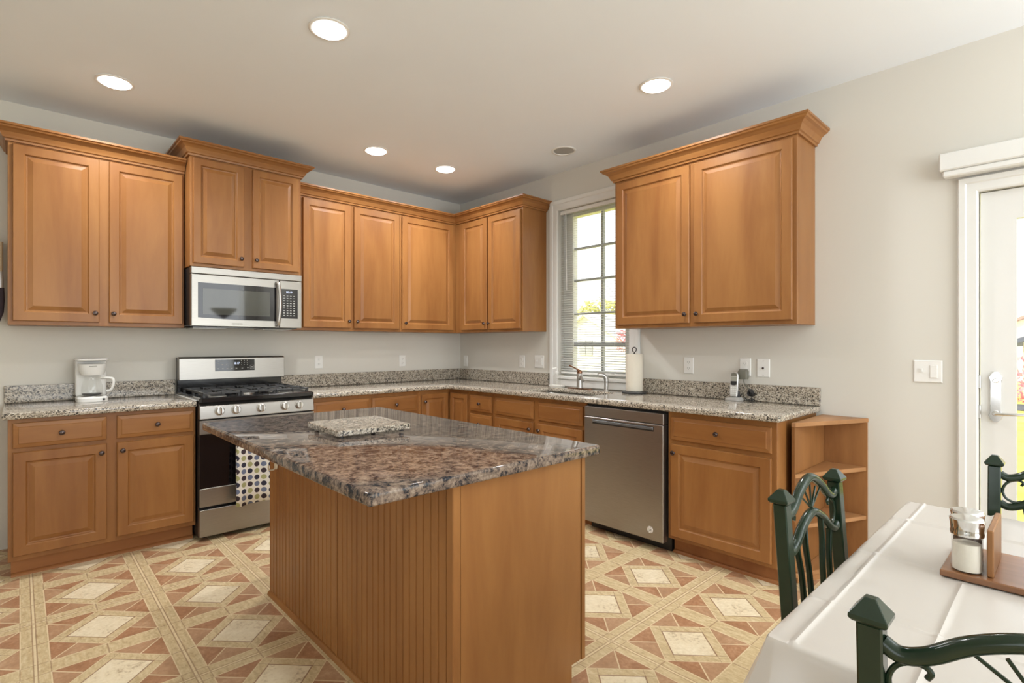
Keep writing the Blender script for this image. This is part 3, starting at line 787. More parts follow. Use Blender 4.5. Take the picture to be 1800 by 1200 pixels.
bun.tube(spline([(-0.060, -3.045, CT + .005), (-0.050, -3.020, CT + .02), (-0.036, -3.0, 0.95), (-0.040, -2.985, 0.935)]), 0.0025, 6)
bun.build('cord_bundle', 'blackp', ad, smooth=True)

# ------------------------------------------------------------------ coffee maker
cm = thing('coffee_maker', (-3.2, -0.17, CT), 'white drip coffee maker on the left worktop against the backsplash', 'coffee maker')
Z0 = CT + .0008
MB().loops([rr(-3.283, -3.121, -0.270, -0.045, .045, Z0), rr(-3.283, -3.121, -0.270, -0.045, .045, Z0 + .022), rr(-3.276, -3.128, -0.262, -0.050, .04, Z0 + .030)]).build('base', 'white', cm, smooth=True)
MB().box(-3.283, -3.121, -0.120, -0.045, Z0 + .028, Z0 + .262).build('tower', 'white', cm, bevel=0.010, seg=2)
MB().loops([rr(-3.258, -3.140, -0.235, -0.122, .05, Z0 + .168), rr(-3.270, -3.132, -0.250, -0.122, .055, Z0 + .195), rr(-3.278, -3.126, -0.258, -0.122, .06, Z0 + .240)]).build('filter_basket', 'white', cm, smooth=True)
MB().loops([rr(-3.288, -3.116, -0.268, -0.044, .05, Z0 + .2635), rr(-3.290, -3.114, -0.270, -0.042, .05, Z0 + .268), rr(-3.282, -3.122, -0.262, -0.050, .05, Z0 + .274)]).build('lid', 'white', cm, smooth=True)
MB().lathe((-3.148, -0.2685, Z0 + .014), [(0.007, 0), (0.007, 0.004), (0.005, 0.006)], (0.2, -1, 0), 12).build('power_switch', 'blackp', cm)
MB().lathe((-3.202, -0.185, Z0 + .0305), [(0.058, 0), (0.058, 0.003), (0.055, 0.004)], seg=28).build('hot_plate', 'nickel', cm, smooth=True)
nm = MB()
for k in range(9):
    nm.box(-3.222 + k * .0045, -3.2190 + k * .0045, -0.2592, -0.2575, Z0 + .2255, Z0 + .2290)
nm.build('maker_name', 'grey', cm)
cf = thing('carafe', (-3.202, -0.185, Z0 + .036), 'clear glass coffee carafe with white handle sitting in the coffee maker', 'carafe')
cz = Z0 + .036
MB().lathe((-3.202, -0.185, cz), [(0.045, 0), (0.054, 0.006), (0.057, 0.03), (0.055, 0.06), (0.046, 0.095), (0.042, 0.112), (0.045, 0.124)], seg=28).build('jug', 'carafe_glass', cf, smooth=True)
MB().lathe((-3.202, -0.185, cz + .0005), [(0.0465, 0.004), (0.0525, 0.008), (0.0540, 0.012)], seg=28).build('bottom_band', 'iron', cf, smooth=True)
MB().tube(spline([(-3.158, -0.200, cz + .112), (-3.125, -0.225, cz + .112), (-3.098, -0.248, cz + .105), (-3.096, -0.250, cz + .07), (-3.108, -0.240, cz + .035), (-3.128, -0.224, cz + .028)]), 0.008, 10, flat=(1.0, 1.0)).build('handle', 'white', cf, smooth=True)

# ------------------------------------------------------------------ range
RX0, RX1 = -2.694, -1.936
rg = thing('gas_range', (-2.315, -0.36, 0), 'stainless five-burner gas range with black cooktop below the microwave', 'stove')
MB().box(RX0 + .002, RX1 - .002, -0.655, -0.03, 0.022, 0.905).build('body', 'blackp', rg, bevel=0.002)
for x in (RX0 + .05, RX1 - .05):
    for y in (-0.60, -0.08):
        MB().lathe((x, y, 0), [(0.018, 0), (0.016, 0.022)], seg=12).build('foot', 'blackp', rg)
ck = MB().loops([rr(RX0, RX1, -0.700, -0.060, .012, 0.898), rr(RX0, RX1, -0.700, -0.060, .012, 0.922), rr(RX0 + .012, RX1 - .012, -0.690, -0.075, .012, 0.928), rr(RX0 + .03, RX1 - .03, -0.66, -0.095, .02, 0.915)])
ck.build('cooktop', 'black', rg)
cp = MB().loops([[(x, -0.656, 0.790), (x, -0.702, 0.790), (x, -0.694, 0.872), (x, -0.656, 0.896)] for x in (RX0 + .001, RX1 - .001)])
cp.build('control_panel', 'steel', rg, bevel=0.003)
for kx in (-2.576, -2.474, -2.313, -2.150, -2.047):
    k_ = MB().lathe((kx, -0.6985, 0.838), [(0.030, 0), (0.030, 0.004), (0.025, 0.006), (0.0245, 0.024), (0.021, 0.028)], (0, -1, 0.08), 24).build('knob', 'nickel', rg, smooth=True)
    MB().box(kx - .005, kx + .005, -0.740, -0.7265, 0.817, 0.862).build('grip', 'chrome', k_, bevel=0.003)
# burners and grates
for bx, by, r in ((-2.545, -0.53, .045), (-2.545, -0.22, .036), (-2.315, -0.37, .05), (-2.085, -0.53, .04), (-2.085, -0.22, .036)):
    b_ = MB().lathe((bx, by, 0.9155), [(r + .012, 0), (r + .01, .008), (r, .011)], seg=24).build('burner', 'nickel', rg, smooth=True)
    MB().lathe((bx, by, 0.927), [(r, 0), (r, .006), (r * .8, .009)], seg=24).build('burner_cap', 'iron', b_, smooth=True)
for gx0, gx1 in ((-2.665, -2.435), (-2.430, -2.200), (-2.195, -1.965)):
    gr = MB()
    zt0, zt1 = 0.945, 0.958
    t = .007
    for y in (-0.655, -0.100): gr.box(gx0, gx1, y - t, y + t, zt0, zt1)
    for x in (gx0 + t, gx1 - t): gr.box(x - t, x + t, -0.655, -0.100, zt0, zt1)
    xm = (gx0 + gx1) / 2
    gr.box(gx0, gx1, -0.385, -0.370, zt0, zt1)
    for y in (-0.53, -0.22):
        gr.box(gx0, xm - .03, y - .005, y + .005, zt0, zt1); gr.box(xm + .03, gx1, y - .005, y + .005, zt0, zt1)
        gr.box(xm - .005, xm + .005, y - .14, y - .03, zt0, zt1); gr.box(xm - .005, xm + .005, y + .03, y + .12, zt0, zt1)
    for x in (gx0 + t, gx1 - t):
        for y in (-0.650, -0.375, -0.105): gr.box(x - .008, x + .008, y - .008, y + .008, 0.9165, zt0)
    gr.build('grate', 'iron', rg, bevel=0.0015)
# backguard
MB().box(RX0 + .002, RX1 - .002, -0.058, -0.008, 0.905, 1.176).build('backguard_riser', 'black', rg, bevel=0.002)
bg_ = MB().loops([[(x, -0.062, 1.012), (x, -0.118, 1.012), (x, -0.112, 1.170), (x, -0.100, 1.182), (x, -0.062, 1.182)] for x in (RX0, RX1)]).build('backguard', 'steel', rg, bevel=0.003)
PG = lambda u, w_, d: (u, -0.1187 + (w_ - 1.012) * 0.038 - d, w_)
dp = MB().loops([[PG(u, w_, d) for u, w_ in ((-2.455, 1.072), (-2.170, 1.072), (-2.170, 1.158), (-2.455, 1.158))] for d in (0, .002)]).build('display_panel', 'blackglass', rg)
textmesh('clock_digits', '8:17', 0.022, 'led', dp, PG(-2.300, 1.128, .0026), (1, 0, 0), (0, 0.038, 1))
mk = MB()
for (u, w_) in [(-2.435, 1.146), (-2.41, 1.146), (-2.435, 1.128), (-2.405, 1.120), (-2.378, 1.120), (-2.435, 1.090), (-2.402, 1.090), (-2.37, 1.090), (-2.338, 1.090), (-2.305, 1.090), (-2.262, 1.090), (-2.222, 1.093)]:
    mk.loops([[PG(u + a, w_ + b, d) for a, b in ((-.006, -.002), (.006, -.002), (.006, .002), (-.006, .002))] for d in (.0022, .0028)])
for r in range(3):
    for q in range(3):
        u, w_ = -2.268 + q * .021, 1.148 - r * .016
        mk.loops([[PG(u + a, w_ + b, d) for a, b in ((-.002, -.003), (.002, -.003), (.002, .003), (-.002, .003))] for d in (.0022, .0028)])
for a0, b0, a1, b1 in ((-2.204, 1.084, -2.176, 1.0855), (-2.204, 1.1115, -2.176, 1.113), (-2.204, 1.084, -2.2025, 1.113), (-2.1775, 1.084, -2.176, 1.113), (-2.197, 1.094, -2.183, 1.102)):
    mk.loops([[PG(a, b, d) for a, b in ((a0, b0), (a1, b0), (a1, b1), (a0, b1))] for d in (.0022, .0028)])
mk.build('button_marks', 'print', dp)
# oven door
PD = PA(-0.656)
od = MB().pbox(PD, RX0 + .001, RX1 - .001, 0.222, 0.782, 0.0, 0.030).build('oven_door', 'blackp', rg, bevel=0.002)
MB().pbox(PD, RX0 + .001, RX1 - .001, 0.692, 0.782, 0.0305, 0.044).build('top_band', 'steel', od, bevel=0.003)
MB().pbox(PD, RX0 + .001, RX1 - .001, 0.222, 0.342, 0.0305, 0.044).build('bottom_band', 'steel', od, bevel=0.003)
MB().pbox(PD, RX0 + .003, RX1 - .003, 0.343, 0.691, 0.0305, 0.041).build('door_glass', 'blackglass', od)
MB().pbox(PD, -2.478, -2.152, 0.400, 0.650, 0.0412, 0.0416).build('oven_window', 'ovenglass', od)
hd = MB().tube([(-2.640, -0.752, 0.738), (-1.990, -0.752, 0.738)], 0.012, 14)
for x in (-2.60, -2.03): hd.tube([(x, -0.700, 0.738), (x, -0.752, 0.738)], 0.010, 10)
hd.build('door_handle', 'steel', od, smooth=True)
dw_ = MB().pbox(PD, RX0 + .001, RX1 - .001, 0.030, 0.204, 0.0, 0.044).build('storage_drawer', 'steel', rg, bevel=0.003)
tag(MB().box(-2.7075, -2.6955, -0.640, -0.06, CT + .0006, CT + .0035).build('gap_strip', 'white'), 'thin white strip covering the gap between left worktop and range', 'strip')
# towel on the oven handle
tw = MB(); L = []
prof = [(-0.742, 0.30), (-0.738, 0.50), (-0.737, 0.70), (-0.738, 0.735), (-0.745, 0.7535), (-0.757, 0.7545), (-0.767, 0.740), (-0.770, 0.70), (-0.772, 0.62), (-0.775, 0.50), (-0.778, 0.38), (-0.780, 0.30), (-0.781, 0.215)]
nx = 40
for (y, z) in prof:
    row = []
    for i in range(nx + 1):
        t = i / nx
        spread = 1 + 0.10 * max(0, (0.72 - z) / 0.5) if y < -0.75 else 1
        x = -2.365 + (t - 0.5) * 0.245 * spread
        amp = 0.010 * min(1, max(0, (0.745 - z) / 0.25))
        yy = y - amp * (math.sin(t * 9.0 + 0.6) + 0.6 * math.sin(t * 17.0)) * (1 if y < -0.75 else 0.15)
        zz = z + (0.012 * (t - .5) if z < 0.25 else 0)
        row.append((x, yy, zz))
    L.append(row)
vs = [p_ for r_ in L for p_ in r_]
fs = [(i * (nx + 1) + j, i * (nx + 1) + j + 1, (i + 1) * (nx + 1) + j + 1, (i + 1) * (nx + 1) + j) for i in range(len(L) - 1) for j in range(nx)]
tw.add(vs, fs)
to = tw.build('dish_towel', 'towel', smooth=True)
md = to.modifiers.new('thickness', 'SOLIDIFY'); md.thickness = 0.002; md.offset = 0
tag(to, 'white tea towel with blue, olive and brown polka dots on the oven handle', 'towel')

# ------------------------------------------------------------------ microwave
MX0, MX1, MZ0, MZ1 = -2.693, -1.936, 1.392, 1.803
mw = thing('microwave', (-2.315, -0.22, MZ0), 'stainless over-the-range microwave under the raised wall cabinet', 'microwave')
MB().box(MX0 + .002, MX1 - .002, -0.430, -0.002, MZ0 + .012, MZ1).build('body', 'blackp', mw, bevel=0.002)
PM = PA(-0.430)
MB().pbox(PM, MX0, MX1, 1.757, MZ1, 0.0005, 0.043).build('vent_band', 'steel', mw, bevel=0.003)
md_ = MB().pbox(PM, MX0, -2.108, MZ0 + .006, 1.754, 0.0005, 0.043).build('door', 'steel', mw, bevel=0.004)
MB().loops([[PM(u, w_, d) for u, w_ in ((-2.652, 1.458), (-2.40, 1.447), (-2.130, 1.447), (-2.130, 1.697), (-2.652, 1.697))] for d in (.0432, .0445)]).build('door_glass', 'blackglass', md_)
MB().pbox(PM, -2.622, -2.176, 1.480, 1.658, 0.0446, 0.0450).build('door_window', 'mwglass', md_)
MB().tube(spline([(-2.128, -0.474, 1.735), (-2.124, -0.502, 1.725), (-2.118, -0.514, 1.66), (-2.116, -0.517, 1.58), (-2.118, -0.514, 1.50), (-2.124, -0.502, 1.425), (-2.128, -0.474, 1.415)]), 0.012, 12, flat=(1.0, 0.8)).build('handle', 'nickel', md_, smooth=True)
cpn = MB().pbox(PM, -2.105, MX1, MZ0 + .006, 1.754, 0.0005, 0.043).build('control_panel', 'steel', mw, bevel=0.004)
MB().pbox(PM, -2.104, -1.968, 1.470, 1.692, 0.0432, 0.0445).build('keypad_glass', 'blackglass', cpn)
textmesh('clock_digits', '10:19', 0.022, 'led', cpn, PM(-2.035, 1.668, .0452), (1, 0, 0), (0, 0, 1))
kp = MB()
for r in range(9):
    for q in range(4):
        u, w_ = -2.072 + q * .025, 1.640 - r * .0185
        kp.pbox(PM, u - .006, u + .006, w_ - .0016 - (.001 if r > 1 else 0), w_ + .0016 + (.001 if r > 1 else 0), .0446, .0450)
kp.build('button_marks', 'print', cpn)
nm = MB()
for k in range(9):
    nm.pbox(PM, -2.436 + k * .008, -2.431 + k * .008, 1.416, 1.424, .0432, .0436)
nm.build('maker_name', 'grey', md_)
MB().box(MX0 + .02, MX1 - .02, -0.425, -0.06, MZ0, MZ0 + .0115).build('base_grille', 'black', mw)
for x0, x1 in ((-2.66, -2.44), (-2.19, -1.97)):
    MB().box(x0, x1, -0.36, -0.16, MZ0 - .006, MZ0 - .0005).build('grease_filter', 'nickel', mw, bevel=0.002)

# ------------------------------------------------------------------ dishwasher
dwz = thing('dishwasher', (-0.33, -2.49, 0), 'stainless dishwasher between the sink cabinet and the end base cabinet', 'dishwasher')
DY_0, DY_1 = -2.800, -2.186
MB().box(-0.600, -0.02, DY_0 + .002, DY_1 - .002, 0.09, 0.868).build('tub', 'blackp', dwz)
MB().box(-0.566, -0.05, DY_0 + .004, DY_1 - .004, 0.0, 0.089).build('toe_panel', 'blackp', dwz)
PW = PB(-0.601)
dd = MB().pbox(PW, DY_0 + .012, DY_1 - .006, 0.066, 0.782, 0, 0.056).build('door', 'steel', dwz, bevel=0.004)
MB().pbox(PW, DY_0 + .012, DY_1 - .006, 0.785, 0.852, 0, 0.053).build('control_strip', 'steel', dwz, bevel=0.003)
hs = MB().pbox(PW, -2.724, -2.262, 0.738, 0.768, 0.0562, 0.0568).build('handle_pocket_shade', 'blackp', dd)  # dark sheet on the door face, stands in for the pocket's shade
MB().pbox(PW, -2.722, -2.264, 0.748, 0.764, 0.057, 0.061).build('handle', 'slate', dd, bevel=0.001)
bd = MB().lathe(PW(-2.700, 0.130, 0.0565), [(0.021, 0), (0.021, 0.0006), (0.0205, 0.0010)], (-1, 0, 0), 28).build('badge', 'white', dd)
mb = MB()
for k in range(12):
    if k in (3, 9): continue
    a = 2 * PI * k / 12
    mb.lathe(PW(-2.700 + .0165 * math.cos(a), 0.130 + .0165 * math.sin(a), 0.0577), [(0.0017, 0), (0.0017, 0.0003)], (-1, 0, 0), 8)
for dz in (-0.0035, 0.0035):
    mb.pbox(PW, -2.708, -2.692, 0.130 + dz - .0012, 0.130 + dz + .0012, 0.0577, 0.0580)
mb.pbox(PW, -2.7085, -2.7065, 0.1255, 0.1345, 0.0577, 0.0580)
mb.build('badge_print', 'blackp', bd)

# ------------------------------------------------------------------ island
isl = thing('kitchen_island', (-2.28, -2.46, 0), 'maple kitchen island with beadboard side and plain end panel', 'island')
IX0, IX1, IY0, IY1 = -2.595, -1.977, -3.222, -1.705
MB().box(IX0, IX1, IY0, IY1, 0.100, 0.863).box(IX0, IX1 - 0.078, IY0, IY1, 0.0, 0.100).build('body', 'wood_v', isl)
# beadboard panels on the seating side
def bead(y0, y1):
    mb = MB(); pr = []
    n = int(round((y1 - y0) / 0.0405)); stp = (y1 - y0) / n
    pts = [(y0, 0.006)]
    for k in range(1, n):
        y = y0 + k * stp
        pts += [(y - .0050, .006), (y - .0025, .0012), (y + .0025, .0012), (y + .0050, .006)]
    pts.append((y1, 0.006))
    poly = pts + [(y1, 0.0005), (y0, 0.0005)]
    return mb.loops([[(IX0 - d, y, z) for y, d in poly] for z in (0.020, 0.862)])
bead(-3.190, -2.470).build('beadboard', 'wood_v', isl)
bead(-2.448, -1.715).build('beadboard', 'wood_v', isl)
MB().box(IX0 - .0095, IX0 - .0005, -2.466, -2.452, 0.020, 0.862).build('seam_batten', 'wood_v', isl, bevel=0.002)
MB().box(IX0 - .0075, IX0 - .0005, -1.714, -1.703, 0.020, 0.862).build('corner_batten', 'wood_v', isl, bevel=0.002)
MB().box(IX0 - .008, IX0 + .022, IY0 - .006, IY0 + .03, 0.0, 0.862).build('corner_post', 'wood_v', isl, bevel=0.003)
MB().sweep([(IX0 - .0005, -1.703), (IX0 - .0005, IY0 + .03)], [(0, 0), (0.020, 0), (0.018, 0.010), (0.011, 0.017), (0, 0.020)], 1).build('shoe_moulding', 'wood_y', isl)
MB().box(IX0 + .0225, IX1 - 0.028, IY0 - .004, IY0 - .0005, 0.104, 0.862).box(IX0 + .0225, IX1 - 0.078, IY0 - .004, IY0 - .0005, 0.0, 0.104).build('end_panel', 'wood_v', isl)
MB().box(IX1 - 0.0195, IX1, IY0 - .004, IY0 - .0005, 0.100, 0.862).build('frame_edge', 'wood_v', isl)
P = PR(IX1 + .0005)
drawer(P, -3.200, -2.720, 0.700, 0.838, isl, mat='wood_y'); drawer(P, -2.690, -2.230, 0.700, 0.838, isl, mat='wood_y'); drawer(P, -2.200, -1.725, 0.700, 0.838, isl, mat='wood_y')
for y0, y1 in ((-3.200, -2.720), (-2.690, -2.230), (-2.200, -1.725)):
    door(P, y0, y1, 0.128, 0.675, isl, (y1 - .03, 0.62))
ic = MB().loops([rr(-2.905, -1.945, -3.275, -1.665, .012, z) for z in (0.864, 0.900)])
io = ic.build('island_countertop', 'granite_dark', bevel=0.008, seg=3, smooth=True, angle=60)
tag(io, 'polished brown granite worktop overhanging the kitchen island', 'countertop')
# granite board
gb = MB().loops([rr(-0.165, 0.165, -0.165, 0.165, .006, 0.0), rr(-0.165, 0.165, -0.165, 0.165, .006, 0.024)])
go = gb.build('slab', 'granite', org=(0, 0, 0), bevel=0.003)
brd = thing('granite_board', (-2.452, -2.362, 0.9006), 'thick light speckled granite board lying on the brown island worktop', 'board', local=True)
go.parent = brd; go.location = (0, 0, 0.008); ORG[brd.name] = (0, 0, 0)
for x in (-.135, .135):
    for y in (-.135, .135):
        MB().lathe((x, y, 0), [(0.010, 0), (0.010, 0.0078)], seg=12).build('foot', 'blackp', brd)
brd.rotation_euler = (0, 0, math.radians(-3))
# hook on island side
hk = thing('adhesive_hook', (IX0 - .008, -1.80, 0.645), 'small cream hook stuck to the island beadboard beside the towel', 'hook')
MB().lathe((IX0 - .0076, -1.800, 0.672), [(0.017, 0), (0.019, 0.002), (0.018, 0.006), (0.010, 0.008)], (-1, 0, 0), 22).build('disc', 'ivory', hk, smooth=True)
MB().tube(spline([(IX0 - .014, -1.800, 0.662), (IX0 - .024, -1.800, 0.654), (IX0 - .044, -1.800, 0.656), (IX0 - .048, -1.800, 0.672), (IX0 - .046, -1.800, 0.680)]), 0.004, 8).build('prong', 'ivory', hk, smooth=True)

# ------------------------------------------------------------------ corner shelf
cs = thing('corner_shelf', (-0.2, -3.55, 0), 'open triangular oak corner shelf at the end of the base cabinets', 'shelf')
MB().box(-0.500, -0.002, -3.462, -3.447, 0.0, 0.834).build('side_panel', 'oak_v', cs)
MB().box(-0.016, -0.002, -3.676, -3.463, 0.0, 0.834).build('back_panel', 'oak_v', cs)
for z0, z1 in ((0.8345, 0.858), (0.562, 0.585), (0.290, 0.312), (0.035, 0.058)):
    if z0 > 0.8: poly = [(-0.002, -3.447), (-0.002, -3.680), (-0.500, -3.468), (-0.504, -3.447)]
    else: poly = [(-0.017, -3.463), (-0.017, -3.672), (-0.498, -3.466), (-0.498, -3.463)]
    MB().prism(poly, z0, z1).build('top' if z0 > .8 else 'shelf_board', 'oak_x', cs, bevel=0.002)
MB().prism([(-0.020, -3.464), (-0.020, -3.660), (-0.470, -3.466)], 0.0, 0.0345).build('plinth', 'oak_x', cs)

# ------------------------------------------------------------------ ceiling fixtures
def downlight(x, y, label, lit=True):
    t = thing('recessed_light', (x, y, H), label, 'ceiling light', 'recessed ceiling lights')
    L = []
    for r, z in ((0.095, H - .0008), (0.096, H - .004), (0.090, H - .007), (0.080, H - .006), (0.078, H - .0008)):
        L.append([(x + r * math.cos(2 * PI * k / 40), y + r * math.sin(2 * PI * k / 40), z) for k in range(40)])
    MB().loops(L + [L[0]], False, False).build('trim_ring', 'white', t, smooth=True)
    MB().lathe((x, y, H - .0008), [(0.077, 0), (0.077, -0.006), (0.070, -0.012), (0.045, -0.018), (0.01, -0.020)] if lit else [(0.076, 0), (0.076, -0.002)], seg=40).build('lens', 'lampglow' if lit else 'nickel', t, smooth=True)
    if lit:
        l = lamp('downlight_glow', 'AREA', (x, y, H - .024), LP_, (0.97, 0.98, 1.0), aim=(x, y, 0), shape='DISK', size=0.15)
        l.data.spread = math.radians(150)
        l.parent = t; l.location = (0, 0, -.024)
    return t
LP_ = 12.5
downlight(-2.445, -2.055, 'largest lit recessed ceiling light, nearest the top of the photo above the island')
downlight(-3.143, -0.744, 'lit recessed ceiling light above the far-left wall cabinet')
downlight(-0.783, -2.815, 'lit recessed ceiling light in front of the lone right-hand wall cabinet')
downlight(-1.479, -0.798, 'lit recessed ceiling light just right of the raised cabinet, left of a pair')
downlight(-0.819, -0.821, 'lit recessed ceiling light nearest the room corner, right of a pair')
downlight(-0.387, -1.781, 'unlit recessed ceiling light close to the right wall above the window', False)

# torchiere in the dining corner behind the camera (the dark bowl mirrored in the microwave door)
tc = thing('torchiere_lamp', (-0.95, -6.25, 0), 'dark torchiere floor lamp with an upturned bowl in the dining corner', 'floor lamp')
MB().lathe((-0.95, -6.25, 0.0), [(0.14, 0), (0.14, 0.012), (0.05, 0.03), (0.012, 0.04)], seg=28).build('base', 'bronze', tc, smooth=True)
MB().tube([(-0.95, -6.25, 0.035), (-0.95, -6.25, 1.72)], 0.012, 12).build('pole', 'bronze', tc, smooth=True)
L = []
for rr_, zz in ((0.02, 1.721), (0.10, 1.77), (0.19, 1.85), (0.21, 1.89), (0.205, 1.89), (0.185, 1.855), (0.095, 1.785), (0.01, 1.75)):
    L.append([(-0.95 + rr_ * math.cos(2 * PI * k / 32), -6.25 + rr_ * math.sin(2 * PI * k / 32), zz) for k in range(32)])
MB().loops(L, True, True).build('lamp_shade', 'bronze', tc, smooth=True)
l = lamp('torchiere_glow', 'AREA', (-0.95, -6.25, 1.90), 62, (0.96, 0.98, 1.0), aim=(-0.95, -6.25, 5), shape='DISK', size=0.34)
l.parent = tc; l.location = (0, 0, 1.90)

# ------------------------------------------------------------------ hanging mitt at far left
mt = thing('oven_mitt', (-3.66, -0.06, 1.41), 'cream and dark oven mitt hanging by the left cabinet edge', 'oven mitt')
MB().loops([rr(-3.70, -3.628, -0.075, -0.045, .012, z) for z in (1.72, 1.78, 1.90)]).build('cuff', 'cream', mt, smooth=True)
MB().loops([rr(-3.695 , -3.626, -0.078, -0.042, .012, 1.62), rr(-3.70, -3.624, -0.08, -0.04, .012, 1.66), rr(-3.70, -3.628, -0.075, -0.045, .012, 1.7195)]).build('band', 'silver', mt, smooth=True)
MB().loops([rr(-3.665, -3.640, -0.066, -0.054, .005, 1.415), rr(-3.665, -3.624, -0.076, -0.044, .010, 1.47), rr(-3.668, -3.620, -0.080, -0.040, .012, 1.54), rr(-3.665, -3.622, -0.078, -0.042, .010, 1.6195)]).build('hand', 'darkcloth', mt, smooth=True)
MB().tube([(-3.664, -0.0015, 1.93), (-3.664, -0.055, 1.93), (-3.664, -0.060, 1.90)], 0.004, 8).build('hanging_loop', 'cream', mt)

# ------------------------------------------------------------------ table, cloth
TX0, TX1, TY0, TY1, TZ = -2.570, -1.368, -4.880, -4.083, 0.757
tb = thing('dining_table', ((TX0 + TX1) / 2, (TY0 + TY1) / 2, 0), 'rectangular dining table under the white cloth', 'table')
MB().loops([rr(TX0 + .006, TX1 - .006, TY0 + .006, TY1 - .006, .03, z) for z in (0.725, 0.7535)]).build('tabletop', 'table', tb, bevel=0.004)
for x in (TX0 + .08, TX1 - .08):
    for y in (TY0 + .08, TY1 - .08):
        MB().loops([[(x + sx * .03, y + sy * .03, z) for sx, sy in ((-1, -1), (1, -1), (1, 1), (-1, 1))] for z in (0.0, 0.7245)]).build('leg', 'table', tb, bevel=0.004)
# cloth: fine grid over the top, then rings that hang down
def crease(x, y):
    z = 0.0
    for cy, s_ in ((-4.128, .0048), (-4.292, .0036), (-4.46, .0036), (-4.63, .0036)):
        z += s_ * math.exp(-((y - cy) / .0042) ** 2) - .0012 * math.exp(-((y - cy - .014) / .009) ** 2)
    for cx, s_ in ((-2.348, .0022), (-1.993, .0040), (-1.628, .0058)):
        z += s_ * math.exp(-((x - cx) / .005) ** 2) - .0012 * math.exp(-((x - cx - .018) / .012) ** 2)
    if -2.045 < x < -1.785 and -4.575 < y < -4.237: z *= 0.15
    z += 0.0012 * math.sin(x * 13 + y * 7) * math.sin(y * 17 - x * 4)
    return z
cl = MB()
nx, ny = 300, 200
gx = [TX0 + .012 + (TX1 - TX0 - .024) * i / nx for i in range(nx + 1)]
gy = [TY0 + .012 + (TY1 - TY0 - .024) * j / ny for j in range(ny + 1)]
vs = [(x, y, TZ + max(-.0005, crease(x, y))) for y in gy for x in gx]
fs = [(j * (nx + 1) + i, j * (nx + 1) + i + 1, (j + 1) * (nx + 1) + i + 1, (j + 1) * (nx + 1) + i) for j in range(ny) for i in range(nx)]
loop = [i for i in range(nx + 1)] + [j * (nx + 1) + nx for j in range(1, ny + 1)] + [ny * (nx + 1) + i for i in range(nx - 1, -1, -1)] + [j * (nx + 1) for j in range(ny - 1, 0, -1)]
nl = len(loop)
cx_, cy_ = (TX0 + TX1) / 2, (TY0 + TY1) / 2
prev = loop
for (off, dz) in ((.008, .0015), (.012, .006), (.015, .016), (.018, .04), (.021, .07), (.024, .11), (.028, .16), (.033, .215)):
    cur = []
    for k, vi in enumerate(loop):
        x, y, z = vs[vi]
        ex = 1 if x >= gx[-1] - 1e-6 else (-1 if x <= gx[0] + 1e-6 else 0)
        ey = 1 if y >= gy[-1] - 1e-6 else (-1 if y <= gy[0] + 1e-6 else 0)
        # closeness to a corner along the edge gives the cloth its fold
        dcx = min(x - gx[0], gx[-1] - x); dcy = min(y - gy[0], gy[-1] - y)
        dc = dcx + dcy
        fl = math.exp(-(dc / .07) ** 2) * max(0, dz - .02) * 0.32
        wv = .006 * math.sin(k * .13) * min(1, dz / .1) * (1 - math.exp(-(dc / .1) ** 2))
        nxx, nyy = ex, ey
        if ex and ey: nxx, nyy = ex * .72, ey * .72
        cur.append(len(vs)); vs.append((x + nxx * (off + fl + wv), y + nyy * (off + fl + wv), TZ - dz))
    for k in range(nl):
        fs.append((prev[k], prev[(k + 1) % nl], cur[(k + 1) % nl], cur[k]))
    prev = cur
cl.add(vs, fs)
co = cl.build('tablecloth', 'cloth', smooth=True)
tag(co, 'white creased tablecloth draped over the dining table', 'tablecloth')

